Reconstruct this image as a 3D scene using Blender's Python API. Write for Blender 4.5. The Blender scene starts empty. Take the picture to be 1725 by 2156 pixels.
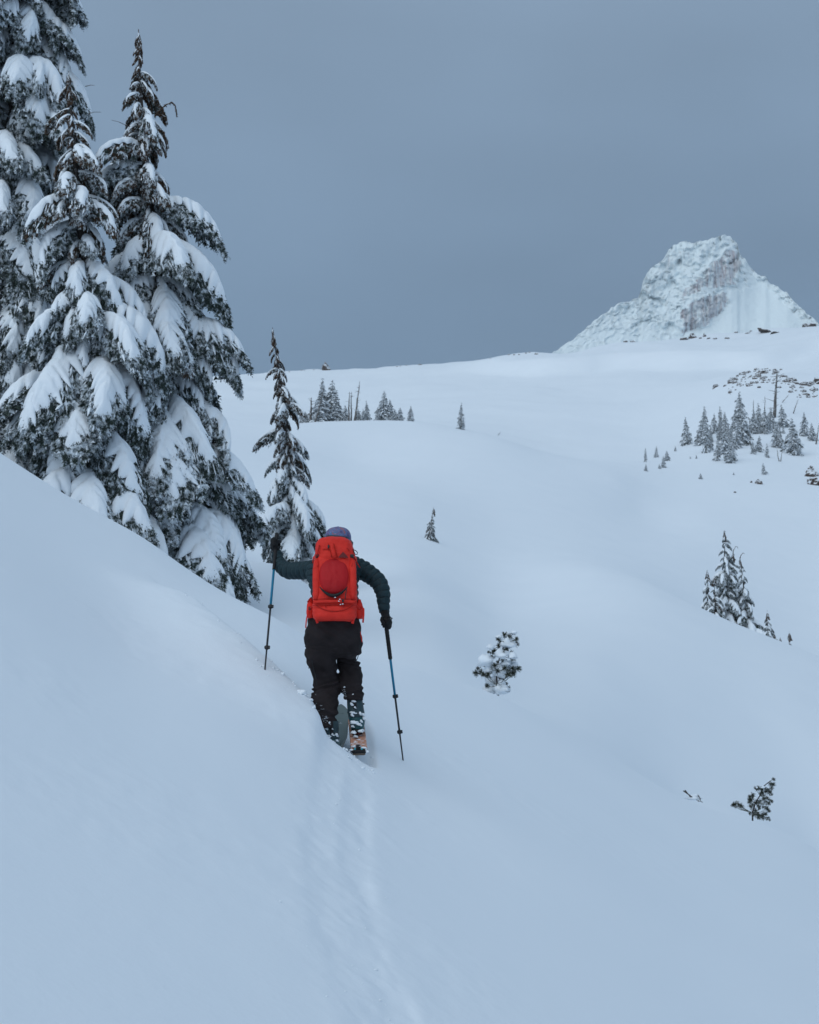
import bpy, bmesh, math, random
import numpy as np
from mathutils import Vector, Matrix, noise as mnoise
random.seed(7)
SC = bpy.context.scene
COL = SC.collection
R = math.radians
# ------------------------------------------------------------------ camera
F = 2800.0                      # focal length in units of the 1725 x 2156 picture
PITCH = math.atan(365.0 / F)    # level line at row 1443
cam_d = bpy.data.cameras.new('camera')
cam = bpy.data.objects.new('camera', cam_d)
COL.objects.link(cam)
cam_d.sensor_fit = 'VERTICAL'
cam_d.sensor_height = 30.0
cam_d.sensor_width = 24.0
cam_d.lens = F / 2156.0 * 30.0
cam_d.clip_start = 0.1
cam_d.clip_end = 9000
cam.location = (0, 0, 0)
cam.rotation_euler = (R(90) + PITCH, 0, 0)
cam_d.dof.use_dof = True
cam_d.dof.focus_distance = 10.0
cam_d.dof.aperture_fstop = 5.0
SC.camera = cam
# ------------------------------------------------------------------ sky: overcast, brighter overhead (a little real sky light mixed in)
SUN_EL, SUN_AZ = R(40), R(215)      # azimuth clockwise from +Y (behind the camera, to the left)
world = bpy.data.worlds.new('World')
SC.world = world
world.use_nodes = True
nt = world.node_tree
nt.nodes.clear()
wo = nt.nodes.new('ShaderNodeOutputWorld')
bg = nt.nodes.new('ShaderNodeBackground')
bg.inputs['Strength'].default_value = 0.1
sky = nt.nodes.new('ShaderNodeTexSky')
sky.sky_type = 'NISHITA'
sky.sun_disc = False
sky.sun_elevation = SUN_EL
sky.sun_rotation = SUN_AZ
tc = nt.nodes.new('ShaderNodeTexCoord')
sep = nt.nodes.new('ShaderNodeSeparateXYZ')
nt.links.new(tc.outputs['Generated'], sep.inputs[0])
ramp = nt.nodes.new('ShaderNodeValToRGB')
nt.links.new(sep.outputs['Z'], ramp.inputs['Fac'])
SKY_HOR = (0.150, 0.235, 0.348)
SKY_LOW = (0.158, 0.246, 0.364)
SKY_TOP = (0.240, 0.340, 0.470)
SKY_ZEN = (0.346, 0.470, 0.620)
cr = ramp.color_ramp
cr.elements[0].position = 0.0
cr.elements[0].color = (*SKY_HOR, 1)
cr.elements[1].position = 1.0
cr.elements[1].color = (*SKY_ZEN, 1)
e = cr.elements.new(0.22); e.color = (*SKY_LOW, 1)
e = cr.elements.new(0.48); e.color = (*SKY_TOP, 1)
mp = nt.nodes.new('ShaderNodeMapping'); mp.inputs['Scale'].default_value = (1.0, 1.0, 2.5)
nz = nt.nodes.new('ShaderNodeTexNoise'); nz.inputs['Scale'].default_value = 1.7; nz.inputs['Detail'].default_value = 3
nt.links.new(tc.outputs['Generated'], mp.inputs[0]); nt.links.new(mp.outputs[0], nz.inputs['Vector'])
mr = nt.nodes.new('ShaderNodeMapRange')
mr.inputs[1].default_value = 0.3; mr.inputs[2].default_value = 0.7
mr.inputs[3].default_value = 8.5; mr.inputs[4].default_value = 11.5
nt.links.new(nz.outputs['Fac'], mr.inputs[0])
vm = nt.nodes.new('ShaderNodeVectorMath'); vm.operation = 'SCALE'
nt.links.new(ramp.outputs['Color'], vm.inputs[0]); nt.links.new(mr.outputs[0], vm.inputs['Scale'])
mx = nt.nodes.new('ShaderNodeMix'); mx.data_type = 'RGBA'
mx.inputs['Factor'].default_value = 0.03
nt.links.new(vm.outputs[0], mx.inputs[6]); nt.links.new(sky.outputs[0], mx.inputs[7])
nt.links.new(mx.outputs[2], bg.inputs['Color'])
nt.links.new(bg.outputs[0], wo.inputs['Surface'])
# ------------------------------------------------------------------ sun behind thick cloud
sd = bpy.data.lights.new('sun', 'SUN')
sd.energy = 1.5
sd.angle = R(85)
sd.color = (0.975, 1.0, 0.985)
so = bpy.data.objects.new('sun', sd)
COL.objects.link(so)
dvec = Vector((math.sin(SUN_AZ) * math.cos(SUN_EL), math.cos(SUN_AZ) * math.cos(SUN_EL), math.sin(SUN_EL)))
so.rotation_euler = dvec.to_track_quat('Z', 'Y').to_euler()
so.location = dvec * 50
SC.view_settings.view_transform = 'Standard'
SC.view_settings.look = 'None'
SC.view_settings.exposure = 0.0
SC.view_settings.gamma = 1.0
SC.view_settings.use_curve_mapping = False
SC.cycles.max_bounces = 6
SC.cycles.diffuse_bounces = 3
SC.cycles.volume_bounces = 0
SC.cycles.use_denoising = True

# ------------------------------------------------------------------ helpers
CP, SP = math.cos(PITCH), math.sin(PITCH)
def P(u, v, y):
    """point of the place seen at picture position (u, v), y metres ahead"""
    cx, cy = (u - 862.5) / F, (1078 - v) / F
    k = y / (CP - SP * cy)
    return Vector((cx * k, y, (SP + CP * cy) * k))

def tag(o, label=None, cat=None, group=None, kind=None):
    if label: o['label'] = label
    if cat: o['category'] = cat
    if group: o['group'] = group
    if kind: o['kind'] = kind
    return o

def empty(name, loc, label=None, cat=None, group=None, kind=None):
    o = bpy.data.objects.new(name, None)
    o.empty_display_size = 0.2
    COL.objects.link(o)
    o.location = loc
    return tag(o, label, cat, group, kind)

def link(name, me, mats=None, parent=None, smooth=True, loc=None):
    if mats:
        for m in (mats if isinstance(mats, (list, tuple)) else [mats]):
            me.materials.append(m)
    if smooth:
        me.shade_smooth()
    o = bpy.data.objects.new(name, me)
    COL.objects.link(o)
    if parent: o.parent = parent
    if loc is not None: o.location = loc
    return o

def pymesh(name, verts, faces, mats=None, parent=None, smooth=True, loc=None, mi=None):
    me = bpy.data.meshes.new(name)
    me.from_pydata([tuple(v) for v in verts], [], faces)
    if mi is not None:
        me.polygons.foreach_set('material_index', mi)
    me.update()
    return link(name, me, mats, parent, smooth, loc)

def world_mesh(name, verts, faces, mats, parent, smooth=True, mi=None):
    """verts in world space, parent at its own location"""
    l = Vector(); q = parent
    while q: l += Vector(q.location); q = q.parent
    return pymesh(name, [Vector(v) - l for v in verts], faces, mats, parent, smooth, None, mi)

# --- procedural materials
def mat(name, col, rough=0.8, col2=None, nscale=8.0, bump=0.0, bscale=30.0, spec=0.3, fac=(0.35, 0.65), stretch=(1, 1, 1), sheen=0, metallic=0):
    m = bpy.data.materials.new(name); m.use_nodes = True
    t = m.node_tree; b = t.nodes['Principled BSDF']
    b.inputs['Roughness'].default_value = rough
    b.inputs['Specular IOR Level'].default_value = spec
    b.inputs['Metallic'].default_value = metallic
    if sheen: b.inputs['Sheen Weight'].default_value = sheen
    b.inputs['Base Color'].default_value = (*col, 1)
    tcn = t.nodes.new('ShaderNodeTexCoord')
    mpn = t.nodes.new('ShaderNodeMapping'); mpn.inputs['Scale'].default_value = stretch
    t.links.new(tcn.outputs['Object'], mpn.inputs[0])
    if col2:
        n = t.nodes.new('ShaderNodeTexNoise'); n.inputs['Scale'].default_value = nscale; n.inputs['Detail'].default_value = 5
        t.links.new(mpn.outputs[0], n.inputs['Vector'])
        rp = t.nodes.new('ShaderNodeValToRGB')
        rp.color_ramp.elements[0].position = fac[0]; rp.color_ramp.elements[0].color = (*col, 1)
        rp.color_ramp.elements[1].position = fac[1]; rp.color_ramp.elements[1].color = (*col2, 1)
        t.links.new(n.outputs['Fac'], rp.inputs[0]); t.links.new(rp.outputs[0], b.inputs['Base Color'])
    if bump:
        n2 = t.nodes.new('ShaderNodeTexNoise'); n2.inputs['Scale'].default_value = bscale; n2.inputs['Detail'].default_value = 4
        t.links.new(mpn.outputs[0], n2.inputs['Vector'])
        bp = t.nodes.new('ShaderNodeBump'); bp.inputs['Strength'].default_value = bump; bp.inputs['Distance'].default_value = 0.02
        t.links.new(n2.outputs['Fac'], bp.inputs['Height']); t.links.new(bp.outputs[0], b.inputs['Normal'])
    return m

def frosted(name, dark, mid, frost, amount=0.5, nscale=14.0, up=0.5, coord='Object'):
    """dark stuff dusted with clinging snow: more where it faces up"""
    m = bpy.data.materials.new(name); m.use_nodes = True
    t = m.node_tree; b = t.nodes['Principled BSDF']
    b.inputs['Roughness'].default_value = 0.85; b.inputs['Specular IOR Level'].default_value = 0.15
    tcn = t.nodes.new('ShaderNodeTexCoord')
    n = t.nodes.new('ShaderNodeTexNoise'); n.inputs['Scale'].default_value = nscale; n.inputs['Detail'].default_value = 4
    n2 = t.nodes.new('ShaderNodeTexNoise'); n2.inputs['Scale'].default_value = nscale * 0.3; n2.inputs['Detail'].default_value = 2
    t.links.new(tcn.outputs[coord], n.inputs['Vector']); t.links.new(tcn.outputs[coord], n2.inputs['Vector'])
    mixc = t.nodes.new('ShaderNodeMix'); mixc.data_type = 'RGBA'
    mixc.inputs[6].default_value = (*dark, 1); mixc.inputs[7].default_value = (*mid, 1)
    t.links.new(n2.outputs['Fac'], mixc.inputs['Factor'])
    g = t.nodes.new('ShaderNodeNewGeometry'); s = t.nodes.new('ShaderNodeSeparateXYZ')
    t.links.new(g.outputs['Normal'], s.inputs[0])
    ma = t.nodes.new('ShaderNodeMath'); ma.operation = 'MULTIPLY_ADD'
    ma.inputs[1].default_value = up * 0.3
    t.links.new(s.outputs['Z'], ma.inputs[0]); t.links.new(n.outputs['Fac'], ma.inputs[2])
    mr_ = t.nodes.new('ShaderNodeMapRange')
    mr_.inputs[1].default_value = 0.78 - amount * 0.5; mr_.inputs[2].default_value = 0.92 - amount * 0.45
    t.links.new(ma.outputs[0], mr_.inputs[0])
    mf = t.nodes.new('ShaderNodeMix'); mf.data_type = 'RGBA'
    mf.inputs[7].default_value = (*frost, 1)
    t.links.new(mixc.outputs[2], mf.inputs[6]); t.links.new(mr_.outputs[0], mf.inputs['Factor'])
    t.links.new(mf.outputs[2], b.inputs['Base Color'])
    return m

def snow_mat(name, base=(0.82, 0.88, 0.935), bump=0.25, scale=14.0, dist=0.01, big=0.0):
    m = bpy.data.materials.new(name); m.use_nodes = True
    t = m.node_tree; b = t.nodes['Principled BSDF']
    b.inputs['Roughness'].default_value = 0.7
    b.inputs['Specular IOR Level'].default_value = 0.2
    tcn = t.nodes.new('ShaderNodeTexCoord')
    n0 = t.nodes.new('ShaderNodeTexNoise'); n0.inputs['Scale'].default_value = 0.35; n0.inputs['Detail'].default_value = 4
    t.links.new(tcn.outputs['Object'], n0.inputs['Vector'])
    rp = t.nodes.new('ShaderNodeValToRGB')
    rp.color_ramp.elements[0].position = 0.3; rp.color_ramp.elements[0].color = (base[0] * 0.975, base[1] * 0.98, base[2] * 0.985, 1)
    rp.color_ramp.elements[1].position = 0.7; rp.color_ramp.elements[1].color = (*base, 1)
    t.links.new(n0.outputs['Fac'], rp.inputs[0]); t.links.new(rp.outputs[0], b.inputs['Base Color'])
    n = t.nodes.new('ShaderNodeTexNoise'); n.inputs['Scale'].default_value = scale; n.inputs['Detail'].default_value = 6; n.inputs['Roughness'].default_value = 0.6
    t.links.new(tcn.outputs['Object'], n.inputs['Vector'])
    bp = t.nodes.new('ShaderNodeBump'); bp.inputs['Strength'].default_value = bump; bp.inputs['Distance'].default_value = dist
    t.links.new(n.outputs['Fac'], bp.inputs['Height'])
    if big:
        nb_ = t.nodes.new('ShaderNodeTexNoise'); nb_.inputs['Scale'].default_value = 1.3; nb_.inputs['Detail'].default_value = 3
        t.links.new(tcn.outputs['Object'], nb_.inputs['Vector'])
        b2 = t.nodes.new('ShaderNodeBump'); b2.inputs['Strength'].default_value = big; b2.inputs['Distance'].default_value = 0.1
        t.links.new(nb_.outputs['Fac'], b2.inputs['Height']); t.links.new(bp.outputs[0], b2.inputs['Normal'])
        t.links.new(b2.outputs[0], b.inputs['Normal'])
    else:
        t.links.new(bp.outputs[0], b.inputs['Normal'])
    return m

M_SNOW = snow_mat('snow_ground', bump=0.32, scale=34.0, dist=0.005, big=0.04)
M_CAP = snow_mat('snow_on_branches', bump=0.5, scale=9.0, dist=0.03)
M_FOL = frosted('hemlock_needles', (0.019, 0.031, 0.028), (0.062, 0.082, 0.072), (0.62, 0.69, 0.75), 0.63, 9.0, 0.7)
M_CONE = frosted('brown_cones', (0.035, 0.022, 0.014), (0.085, 0.05, 0.032), (0.6, 0.65, 0.7), 0.40, 9.0, 0.6)
M_BARK = frosted('frosted_bark', (0.03, 0.026, 0.024), (0.07, 0.06, 0.055), (0.6, 0.65, 0.7), 0.35, 9.0, 0.5)
M_FARFOL = frosted('far_frost_haze_needles', (0.035, 0.045, 0.042), (0.09, 0.105, 0.10), (0.60, 0.66, 0.72), 0.70, 2.2, 0.7)  # heavier frost, also putting distance haze into the needle colour
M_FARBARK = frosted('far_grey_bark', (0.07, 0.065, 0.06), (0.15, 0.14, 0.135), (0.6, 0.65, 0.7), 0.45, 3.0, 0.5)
M_ROCK = frosted('dark_rock', (0.045, 0.036, 0.032), (0.12, 0.095, 0.085), (0.7, 0.75, 0.8), 0.45, 1.5, 1.4)

# ------------------------------------------------------------------ terrain height field
EYE = 1.75
# plane under the photographer: z = -EYE + PA*y + PB*x
PA, PB = 0.104, -0.53
# (u, v, distance ahead): where the snow surface passes; hidden dips are listed too
CTRL = [
 (-400,720,22),(0,955,18),(300,1133,16),(580,1303,14),(720,1378,15),(862,1407,17),(1045,1463,21),(1250,1570,21),(1440,1682,22),(1600,1733,24),(1725,1790,25),(2000,1900,28),
 (-400,820,28),(0,1020,24),(300,1195,22),(580,1350,19),(720,1388,20),(862,1413,23),(1045,1467,27),(1440,1684,29),(1725,1792,32),
 (0,1090,32),(300,1230,30),(520,1330,28),
 (600,1195,38),(650,1238,38),(600,1215,46),(645,1235,46),(300,1150,46),(0,1100,46),
 (760,1300,36),(900,1310,34),(862,1200,52),(903,1138,75),(862,1050,100),(750,965,150),
 (750,891,200),(640,892,200),(870,892,200),(560,898,200),(970,906,190),(1050,922,185),(1150,960,175),(1300,1010,165),
 (750,900,260),(640,900,260),(970,908,260),(1150,958,240),(400,930,120),(0,900,200),(300,880,200),
 (1045,1400,34),(1045,1300,50),(1045,1200,72),(1045,1100,105),(1220,1300,50),(1250,1200,66),
 (1360,1228,62),(1480,1284,60),(1600,1337,58),(1680,1368,58),(1725,1385,58),(1900,1460,60),
 (1480,1293,76),(1600,1347,74),(1725,1392,74),
 (1440,1500,38),(1725,1600,40),(1250,1400,38),
 (1600,1260,112),(1725,1300,112),(1450,1185,115),(1500,1100,150),(1725,1150,150),(1350,1080,150),
 (1380,985,220),(1550,962,230),(1700,960,240),(1725,1035,190),(1900,1000,220),
 (1550,870,290),(1560,795,350),(1725,775,370),(1640,788,345),(1640,800,400),(1500,800,420),(1400,890,320),(1200,895,320),(970,852,380),(750,850,420),(560,850,420),(200,850,420),
 (450,800,700),(600,785,700),(750,781,700),(900,777,700),(1000,780,700),(1100,766,700),(1200,744,720),(1300,728,760),(1400,724,800),(1550,712,850),(1725,712,850),(2000,660,850),(0,812,700),(-400,800,700),
 (450,870,1000),(900,850,1000),(1300,820,1100),(1725,800,1100),(0,870,1000),(2000,760,1100),
]
AZS = 4.5
pts, val = [], []
def base_G(az, r): return -EYE / r + PA * np.cos(az) + PB * np.sin(az)
for u, v, y in CTRL:
    p = P(u, v, y); r = math.hypot(p.x, p.y); az = math.atan2(p.x, p.y)
    pts.append((az * AZS, math.log(r))); val.append(p.z / r - base_G(az, r))
for azd in (-45, -25, -12, 0, 12, 25, 45):
    for r in (0.7, 1.6, 3.2, 6.0, 10.0):
        if azd < -12 and r > 9: continue
        pts.append((R(azd) * AZS, math.log(r))); val.append(0.0)
for azd in (-50, 50):
    for r, g in ((60, 0.04), (200, 0.10), (700, 0.22), (1400, 0.15)):
        pts.append((R(azd) * AZS, math.log(r))); val.append(g + (0.02 if azd < 0 else -0.02) - float(base_G(R(azd), r)))
pts = np.array(pts); val = np.array(val)
def tps_k(d2): return 0.5 * d2 * np.log(d2 + 1e-12)
n_ = len(pts)
K = tps_k(((pts[:, None] - pts[None]) ** 2).sum(-1)) + np.eye(n_) * 2e-4
Q = np.hstack([np.ones((n_, 1)), pts])
A = np.block([[K, Q], [Q.T, np.zeros((3, 3))]])
W_ = np.linalg.solve(A, np.concatenate([val, np.zeros(3)]))
def tps(az, lr):
    out = W_[n_] + W_[n_ + 1] * az + W_[n_ + 2] * lr
    for i in range(n_):
        out = out + W_[i] * tps_k((az - pts[i, 0]) ** 2 + (lr - pts[i, 1]) ** 2)
    return out
# value noise
_rng = np.random.RandomState(5)
_tab = _rng.rand(256, 256)
def vnoise(x, y):
    xi = np.floor(x).astype(int); yi = np.floor(y).astype(int)
    fx = x - xi; fy = y - yi
    fx = fx * fx * fx * (fx * (fx * 6 - 15) + 10); fy = fy * fy * fy * (fy * (fy * 6 - 15) + 10)
    a = _tab[xi & 255, yi & 255]; b = _tab[(xi + 1) & 255, yi & 255]; c = _tab[xi & 255, (yi + 1) & 255]; d = _tab[(xi + 1) & 255, (yi + 1) & 255]
    return (a * (1 - fx) + b * fx) * (1 - fy) + (c * (1 - fx) + d * fx) * fy - 0.5
def fbm(x, y, o=4):
    s = 0; a = 1.0
    for i in range(o):
        s = s + a * vnoise(x * 2 ** i + 17.3 * i, y * 2 ** i + 9.1 * i); a *= 0.5
    return s
def on_plane(u, v):
    """where the sight line meets the near slope"""
    d = P(u, v, 1.0); k = -EYE / (d.z - PA * d.y - PB * d.x)
    return np.array([d.x * k, d.y * k])
def seg_dist(x, y, pl):
    """signed-less distance to polyline, its side and the parameter along it"""
    best = np.full(x.shape, 1e9); side = np.zeros(x.shape)
    for (a, b) in zip(pl[:-1], pl[1:]):
        dx, dy = b[0] - a[0], b[1] - a[1]; L2 = dx * dx + dy * dy
        t = np.clip(((x - a[0]) * dx + (y - a[1]) * dy) / L2, 0, 1)
        ex = x - a[0] - t * dx; ey = y - a[1] - t * dy
        d = np.hypot(ex, ey); s = np.sign(dx * ey - dy * ex)
        side = np.where(d < best, s, side); best = np.minimum(best, d)
    return best, side
TRACK_L = [on_plane(*q) for q in ((700, 1596), (684, 1680), (672, 1790), (677, 1870), (700, 1950), (727, 2030), (754, 2095), (790, 2180), (850, 2300))]
TRACK_R = [on_plane(*q) for q in ((757, 1592), (753, 1680), (745, 1790), (746, 1870), (766, 1950), (794, 2030), (822, 2095), (858, 2180), (915, 2300))]
CREST = [np.array(P(u, 1400, y))[:2] for u, y in ((400, 11.6), (480, 10.9), (557, 10.35), (620, 9.98), (650, 9.80), (668, 9.64))]
TRENCH = [np.array(P(u, 1400, y))[:2] for u, y in ((704, 9.72), (706, 10.0), (716, 10.6), (722, 11.4))]
HOLE_R = [np.array(P(u, 1400, y))[:2] for u, y in ((757, 9.75), (752, 10.3), (748, 11.2))]
def ground(x, y):
    x = np.asarray(x, float); y = np.asarray(y, float)
    shp = x.shape; x = np.atleast_1d(x); y = np.atleast_1d(y)
    r = np.hypot(x, y) + 1e-6; az = np.arctan2(x, y)
    azc = np.clip(az, R(-50), R(50))
    G = base_G(azc, r) + tps(azc * AZS, np.log(np.maximum(r, 0.7)))
    Gb = -EYE / r + (PA * np.cos(az) + PB * np.sin(az)) * np.exp(-r / 60.0) + 0.10 * (1 - np.exp(-r / 120.0))
    w = np.clip((np.abs(az) - R(50)) / R(60), 0, 1); w = w * w * (3 - 2 * w)
    z = (G * (1 - w) + Gb * w) * r
    # broad soft undulation growing with distance
    z = z + 0.022 * fbm(x * 0.45, y * 0.3, 3) * np.clip(r / 12, 0.15, 1)
    z = z + 1.3 * fbm(x * 0.035 + 3, y * 0.028, 4) * np.clip((r - 60) / 300, 0, 1.6)
    z = z + 2.6 * np.abs(fbm(x * 0.012 + 8, y * 0.010 + 2, 5)) * np.clip((r - 280) / 350, 0, 1)
    dr = fbm(x * 0.010 + 5, y * 0.004 + 1, 3)
    q_ = (y - 560 - 110 * dr + x * 0.3)
    z = z + 6.0 * np.exp(-(q_ / np.where(q_ < 0, 7.0, 55.0)) ** 2) * np.clip((x + 20) / 60, 0, 1) * np.clip((210 - x) / 60, 0, 1)
    near = r < 16
    if near.any():
        xn, yn = x[near], y[near]; dz = np.zeros(xn.shape)
        for pl, wdt, dep in ((TRACK_L, 0.062, 0.012), (TRACK_R, 0.066, 0.014)):
            d, s = seg_dist(xn, yn, pl)
            rough = 1 + 1.5 * fbm(xn * 3.1, yn * 2.2, 3)
            dz -= dep * rough * np.exp(-(d / (wdt * 1.25)) ** 4)
            dz += 0.002 * rough * np.exp(-((d - wdt * 2.1) / 0.06) ** 2)
        d, s = seg_dist(xn, yn, [(a + b) / 2 for a, b in zip(TRACK_L, TRACK_R)])
        dz += (0.011 * fbm(xn * 8.5, yn * 4.0, 4) + 0.006 * fbm(xn * 24, yn * 16, 3)) * np.exp(-(d / 0.24) ** 4)
        # bank beside the skier, hiding the uphill ski; shelf cut behind it
        d, s = seg_dist(xn, yn, CREST)
        sg = np.where(s > 0, 0.15, 0.55)
        dz += 0.145 / (1 + np.exp(-(-0.612 - xn) / 0.016)) * np.exp(-(d / sg) ** 2) * (1 + 0.08 * fbm(xn * 6, yn * 6, 3))
        for pl, wd, dp in ((TRENCH, 0.125, 0.20), (HOLE_R, 0.12, 0.06)):
            d, s = seg_dist(xn, yn, pl)
            dz -= dp * np.exp(-(d / wd) ** 6)
        patch = np.clip(fbm(xn * 0.9 + 4, yn * 0.7 + 2, 2) * 4 - 0.1, 0, 1)
        dz += (0.0016 + 0.005 * patch) * fbm(xn * 8, yn * 6, 4)
        dz += 0.006 * np.maximum(0, fbm(xn * 2.3 + yn * .8, yn * 0.9 + 7, 3)) 
        z[near] += dz
    return z.reshape(shp) if shp else float(z[0])
def gz(x, y): return float(ground(np.array([x]), np.array([y]))[0])

def build_terrain():
    rs = [0.02, 0.3, 0.6, 0.9, 1.2, 1.6, 2.0, 2.5, 3.0]
    while rs[-1] < 13.5: rs.append(rs[-1] * 1.0038)
    while rs[-1] < 60: rs.append(rs[-1] * 1.008)
    while rs[-1] < 1700: rs.append(rs[-1] * 1.010)
    rs = np.array(rs)
    az = np.concatenate([np.arange(-180, -60, 6), np.arange(-60, -22, 1.0), np.arange(-22, 22, 0.14), np.arange(22, 60, 1.0), np.arange(60, 180, 6)])
    az = np.radians(az)
    RR, AA = np.meshgrid(rs, az, indexing='ij')
    X = RR * np.sin(AA); Y = RR * np.cos(AA)
    Z = ground(X.ravel(), Y.ravel()).reshape(X.shape)
    nr, na = X.shape
    co = np.stack([X, Y, Z], -1).reshape(-1, 3)
    i = np.arange(nr - 1)[:, None]; j = np.arange(na)[None, :]; j2 = (j + 1) % na
    f = np.stack([i * na + j, (i + 1) * na + j, (i + 1) * na + j2, i * na + j2], -1).reshape(-1, 4)[:, ::-1]
    me = bpy.data.meshes.new('ground')
    me.vertices.add(len(co)); me.vertices.foreach_set('co', co.ravel())
    me.loops.add(f.size); me.loops.foreach_set('vertex_index', f.ravel().astype(np.int32))
    me.polygons.add(len(f)); me.polygons.foreach_set('loop_start', np.arange(0, f.size, 4, dtype=np.int32))
    me.polygons.foreach_set('loop_total', np.full(len(f), 4, dtype=np.int32))
    me.update(calc_edges=True); me.validate()
    o = link('ground', me, M_SNOW)
    # orientation check
    if me.polygons[len(me.polygons) // 2].normal.z < 0: me.flip_normals()
    tag(o, 'smooth fresh snow slope falling to the right with a faint ski track', None, None, 'structure')
build_terrain()

# ------------------------------------------------------------------ the rime covered peak
def build_mountain():
    prof = [(1120,790),(1160,745),(1185,727),(1210,712),(1235,690),(1252,676),(1268,664),(1283,652),(1300,641),(1320,635),(1342,628),(1350,612),(1352,598),(1360,583),(1368,566),(1380,557),(1392,549),
            (1400,540),(1408,526),(1422,513),(1445,509),(1460,513),(1475,509),(1492,506),(1508,498),(1526,493),(1540,500),(1552,512),(1558,535),(1568,545),(1578,560),(1592,574),(1612,583),(1622,596),
            (1640,606),(1658,617),(1675,638),(1692,654),(1708,668),(1725,682),(1760,705),(1820,740),(1900,775)]
    pu = np.array([a for a, b in prof], float); pv = np.array([b for a, b in prof], float)
    us = np.arange(1120, 1901, 2.2); ntv = 170
    crest = np.interp(us, pu, pv)
    rn = np.random.RandomState(3)
    D0 = 1000.0
    def inpoly(u, v, poly):
        c = np.zeros(u.shape, bool); j = len(poly) - 1
        for i in range(len(poly)):
            xi, yi = poly[i]; xj, yj = poly[j]
            cond = ((yi > v) != (yj > v)) & (u < (xj - xi) * (v - yi) / (yj - yi + 1e-9) + xi)
            c ^= cond; j = i
        return c
    def Zm(X): return (1650 + X / 2.03) * 0.69
    def Zv(Y): return (680 + Y / 2.03) * 0.69
    upper = [(Zm(a), Zv(b)) for a, b in ((880,478),(900,430),(960,370),(1060,265),(1130,195),(1200,165),(1235,215),(1240,310),(1190,365),(1060,400),(960,440))]
    lower = [(Zm(a), Zv(b)) for a, b in ((862,540),(960,490),(1060,455),(1155,440),(1165,480),(1110,570),(1040,625),(960,665),(885,690),(872,610))]
    leftc = [(Zm(a), Zv(b)) for a, b in ((640,430),(690,290),(760,220),(850,170),(930,190),(900,290),(850,350),(800,470),(700,470))]
    smooth = [(Zm(a), Zv(b)) for a, b in ((1180,400),(1330,325),(1420,400),(1560,540),(1640,640),(1400,660),(1000,700),(900,700),(1040,630),(1120,570))]
    T = np.linspace(0, 1, ntv)
    V = np.zeros((len(us), ntv)); D = np.zeros_like(V); RK = np.zeros_like(V)
    U = np.repeat(us[:, None], ntv, 1)
    V = 800 + (crest[:, None] - 800) * T[None]
    jx = fbm(U * 0.06, V * 0.06, 4) * 14; jy = fbm(U * 0.06 + 40, V * 0.06, 4) * 14
    cu = inpoly(U + jx, V + jy, upper); cl = inpoly(U + jx * .7, V + jy * .7, lower); cf = inpoly(U + jx, V + jy, leftc); sm = inpoly(U + jx * .4, V + jy * .4, smooth)
    cot = np.full(V.shape, 0.95)
    cot[sm] = 1.25
    cot[cf] = 0.35
    cot[cu] = 0.08; cot[cl] = 0.06
    mpp = D0 / F
    dz = np.zeros_like(V); dz[:, 1:] = (V[:, :-1] - V[:, 1:]) * mpp
    D = D0 + np.cumsum(dz * cot, 1)
    k = np.ones(21) / 21.0      # soften sideways
    Dp = np.pad(D, ((10, 10), (0, 0)), mode='edge')
    D = 0.65 * np.stack([np.convolve(Dp[:, c], k, 'valid') for c in range(ntv)], 1) + 0.35 * D
    k2 = np.ones(61) / 61.0; Dq = np.pad(D, ((30, 30), (0, 0)), mode='edge'); Ds = np.stack([np.convolve(Dq[:, c], k2, 'valid') for c in range(ntv)], 1)
    wS = np.clip((U - 1500) / 40, 0, 1); D = D * (1 - wS) + Ds * wS
    rough = np.where(sm, 0.06, np.where(V > 690, 0.35, np.where(cu | cl, 0.8, 0.75)))
    rp_ = np.pad(rough, 6, mode='edge'); rough = sum(rp_[6 + a:6 + a + rough.shape[0], 6 + b:6 + b + rough.shape[1]] for a in (-6, -3, 0, 3, 6) for b in (-6, -3, 0, 3, 6)) / 25
    U2 = U + jx * 1.6; V2 = V + jy * 1.6
    lump = (1 - np.abs(fbm(U2 * 0.022, V2 * 0.030, 6)) * 2.6) * 8.0 + fbm(U2 * 0.11, V2 * 0.15, 4) * 3.2
    ribs = fbm(U * 0.16, V * 0.018, 3) * 6.0
    D = D - rough * lump - np.where(cu | cl, ribs, 0)
    RK = np.where(cu, 0.9, np.where(cl, 0.95, np.where(cf, 0.58, 0.30))) * np.where(sm, 0.0, 1.0)
    edge = 4.5 * fbm(us * 0.16, us * 0 + 3, 4)
    verts = []; ns = len(us)
    for i in range(ns):
        for j in range(ntv):
            verts.append(P(us[i], V[i, j] + edge[i] * T[j] ** 8, D[i, j]))
    # far side falls away behind the crest
    nb = 24
    back = []
    for i in range(ns):
        c = verts[i * ntv + ntv - 1]
        for j in range(1, nb + 1):
            t = j / nb; back.append(Vector((c.x * (1 + .1 * t), c.y + 260 * t, c.z * (1 - t * t * .2) - 120 * t + 6 * mnoise.noise(Vector((i * .1, j * .3, 0))))))
    faces = []
    for i in range(ns - 1):
        for j in range(ntv - 1):
            faces.append((i * ntv + j, (i + 1) * ntv + j, (i + 1) * ntv + j + 1, i * ntv + j + 1))
    off = len(verts)
    for i in range(ns - 1):
        a0, b0 = i * ntv + ntv - 1, (i + 1) * ntv + ntv - 1
        prev = (a0, b0)
        for j in range(nb):
            q = (off + i * nb + j, off + (i + 1) * nb + j)
            faces.append((prev[0], prev[1], q[1], q[0])); prev = q
    m = bpy.data.materials.new('rime_and_rock'); m.use_nodes = True
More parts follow.
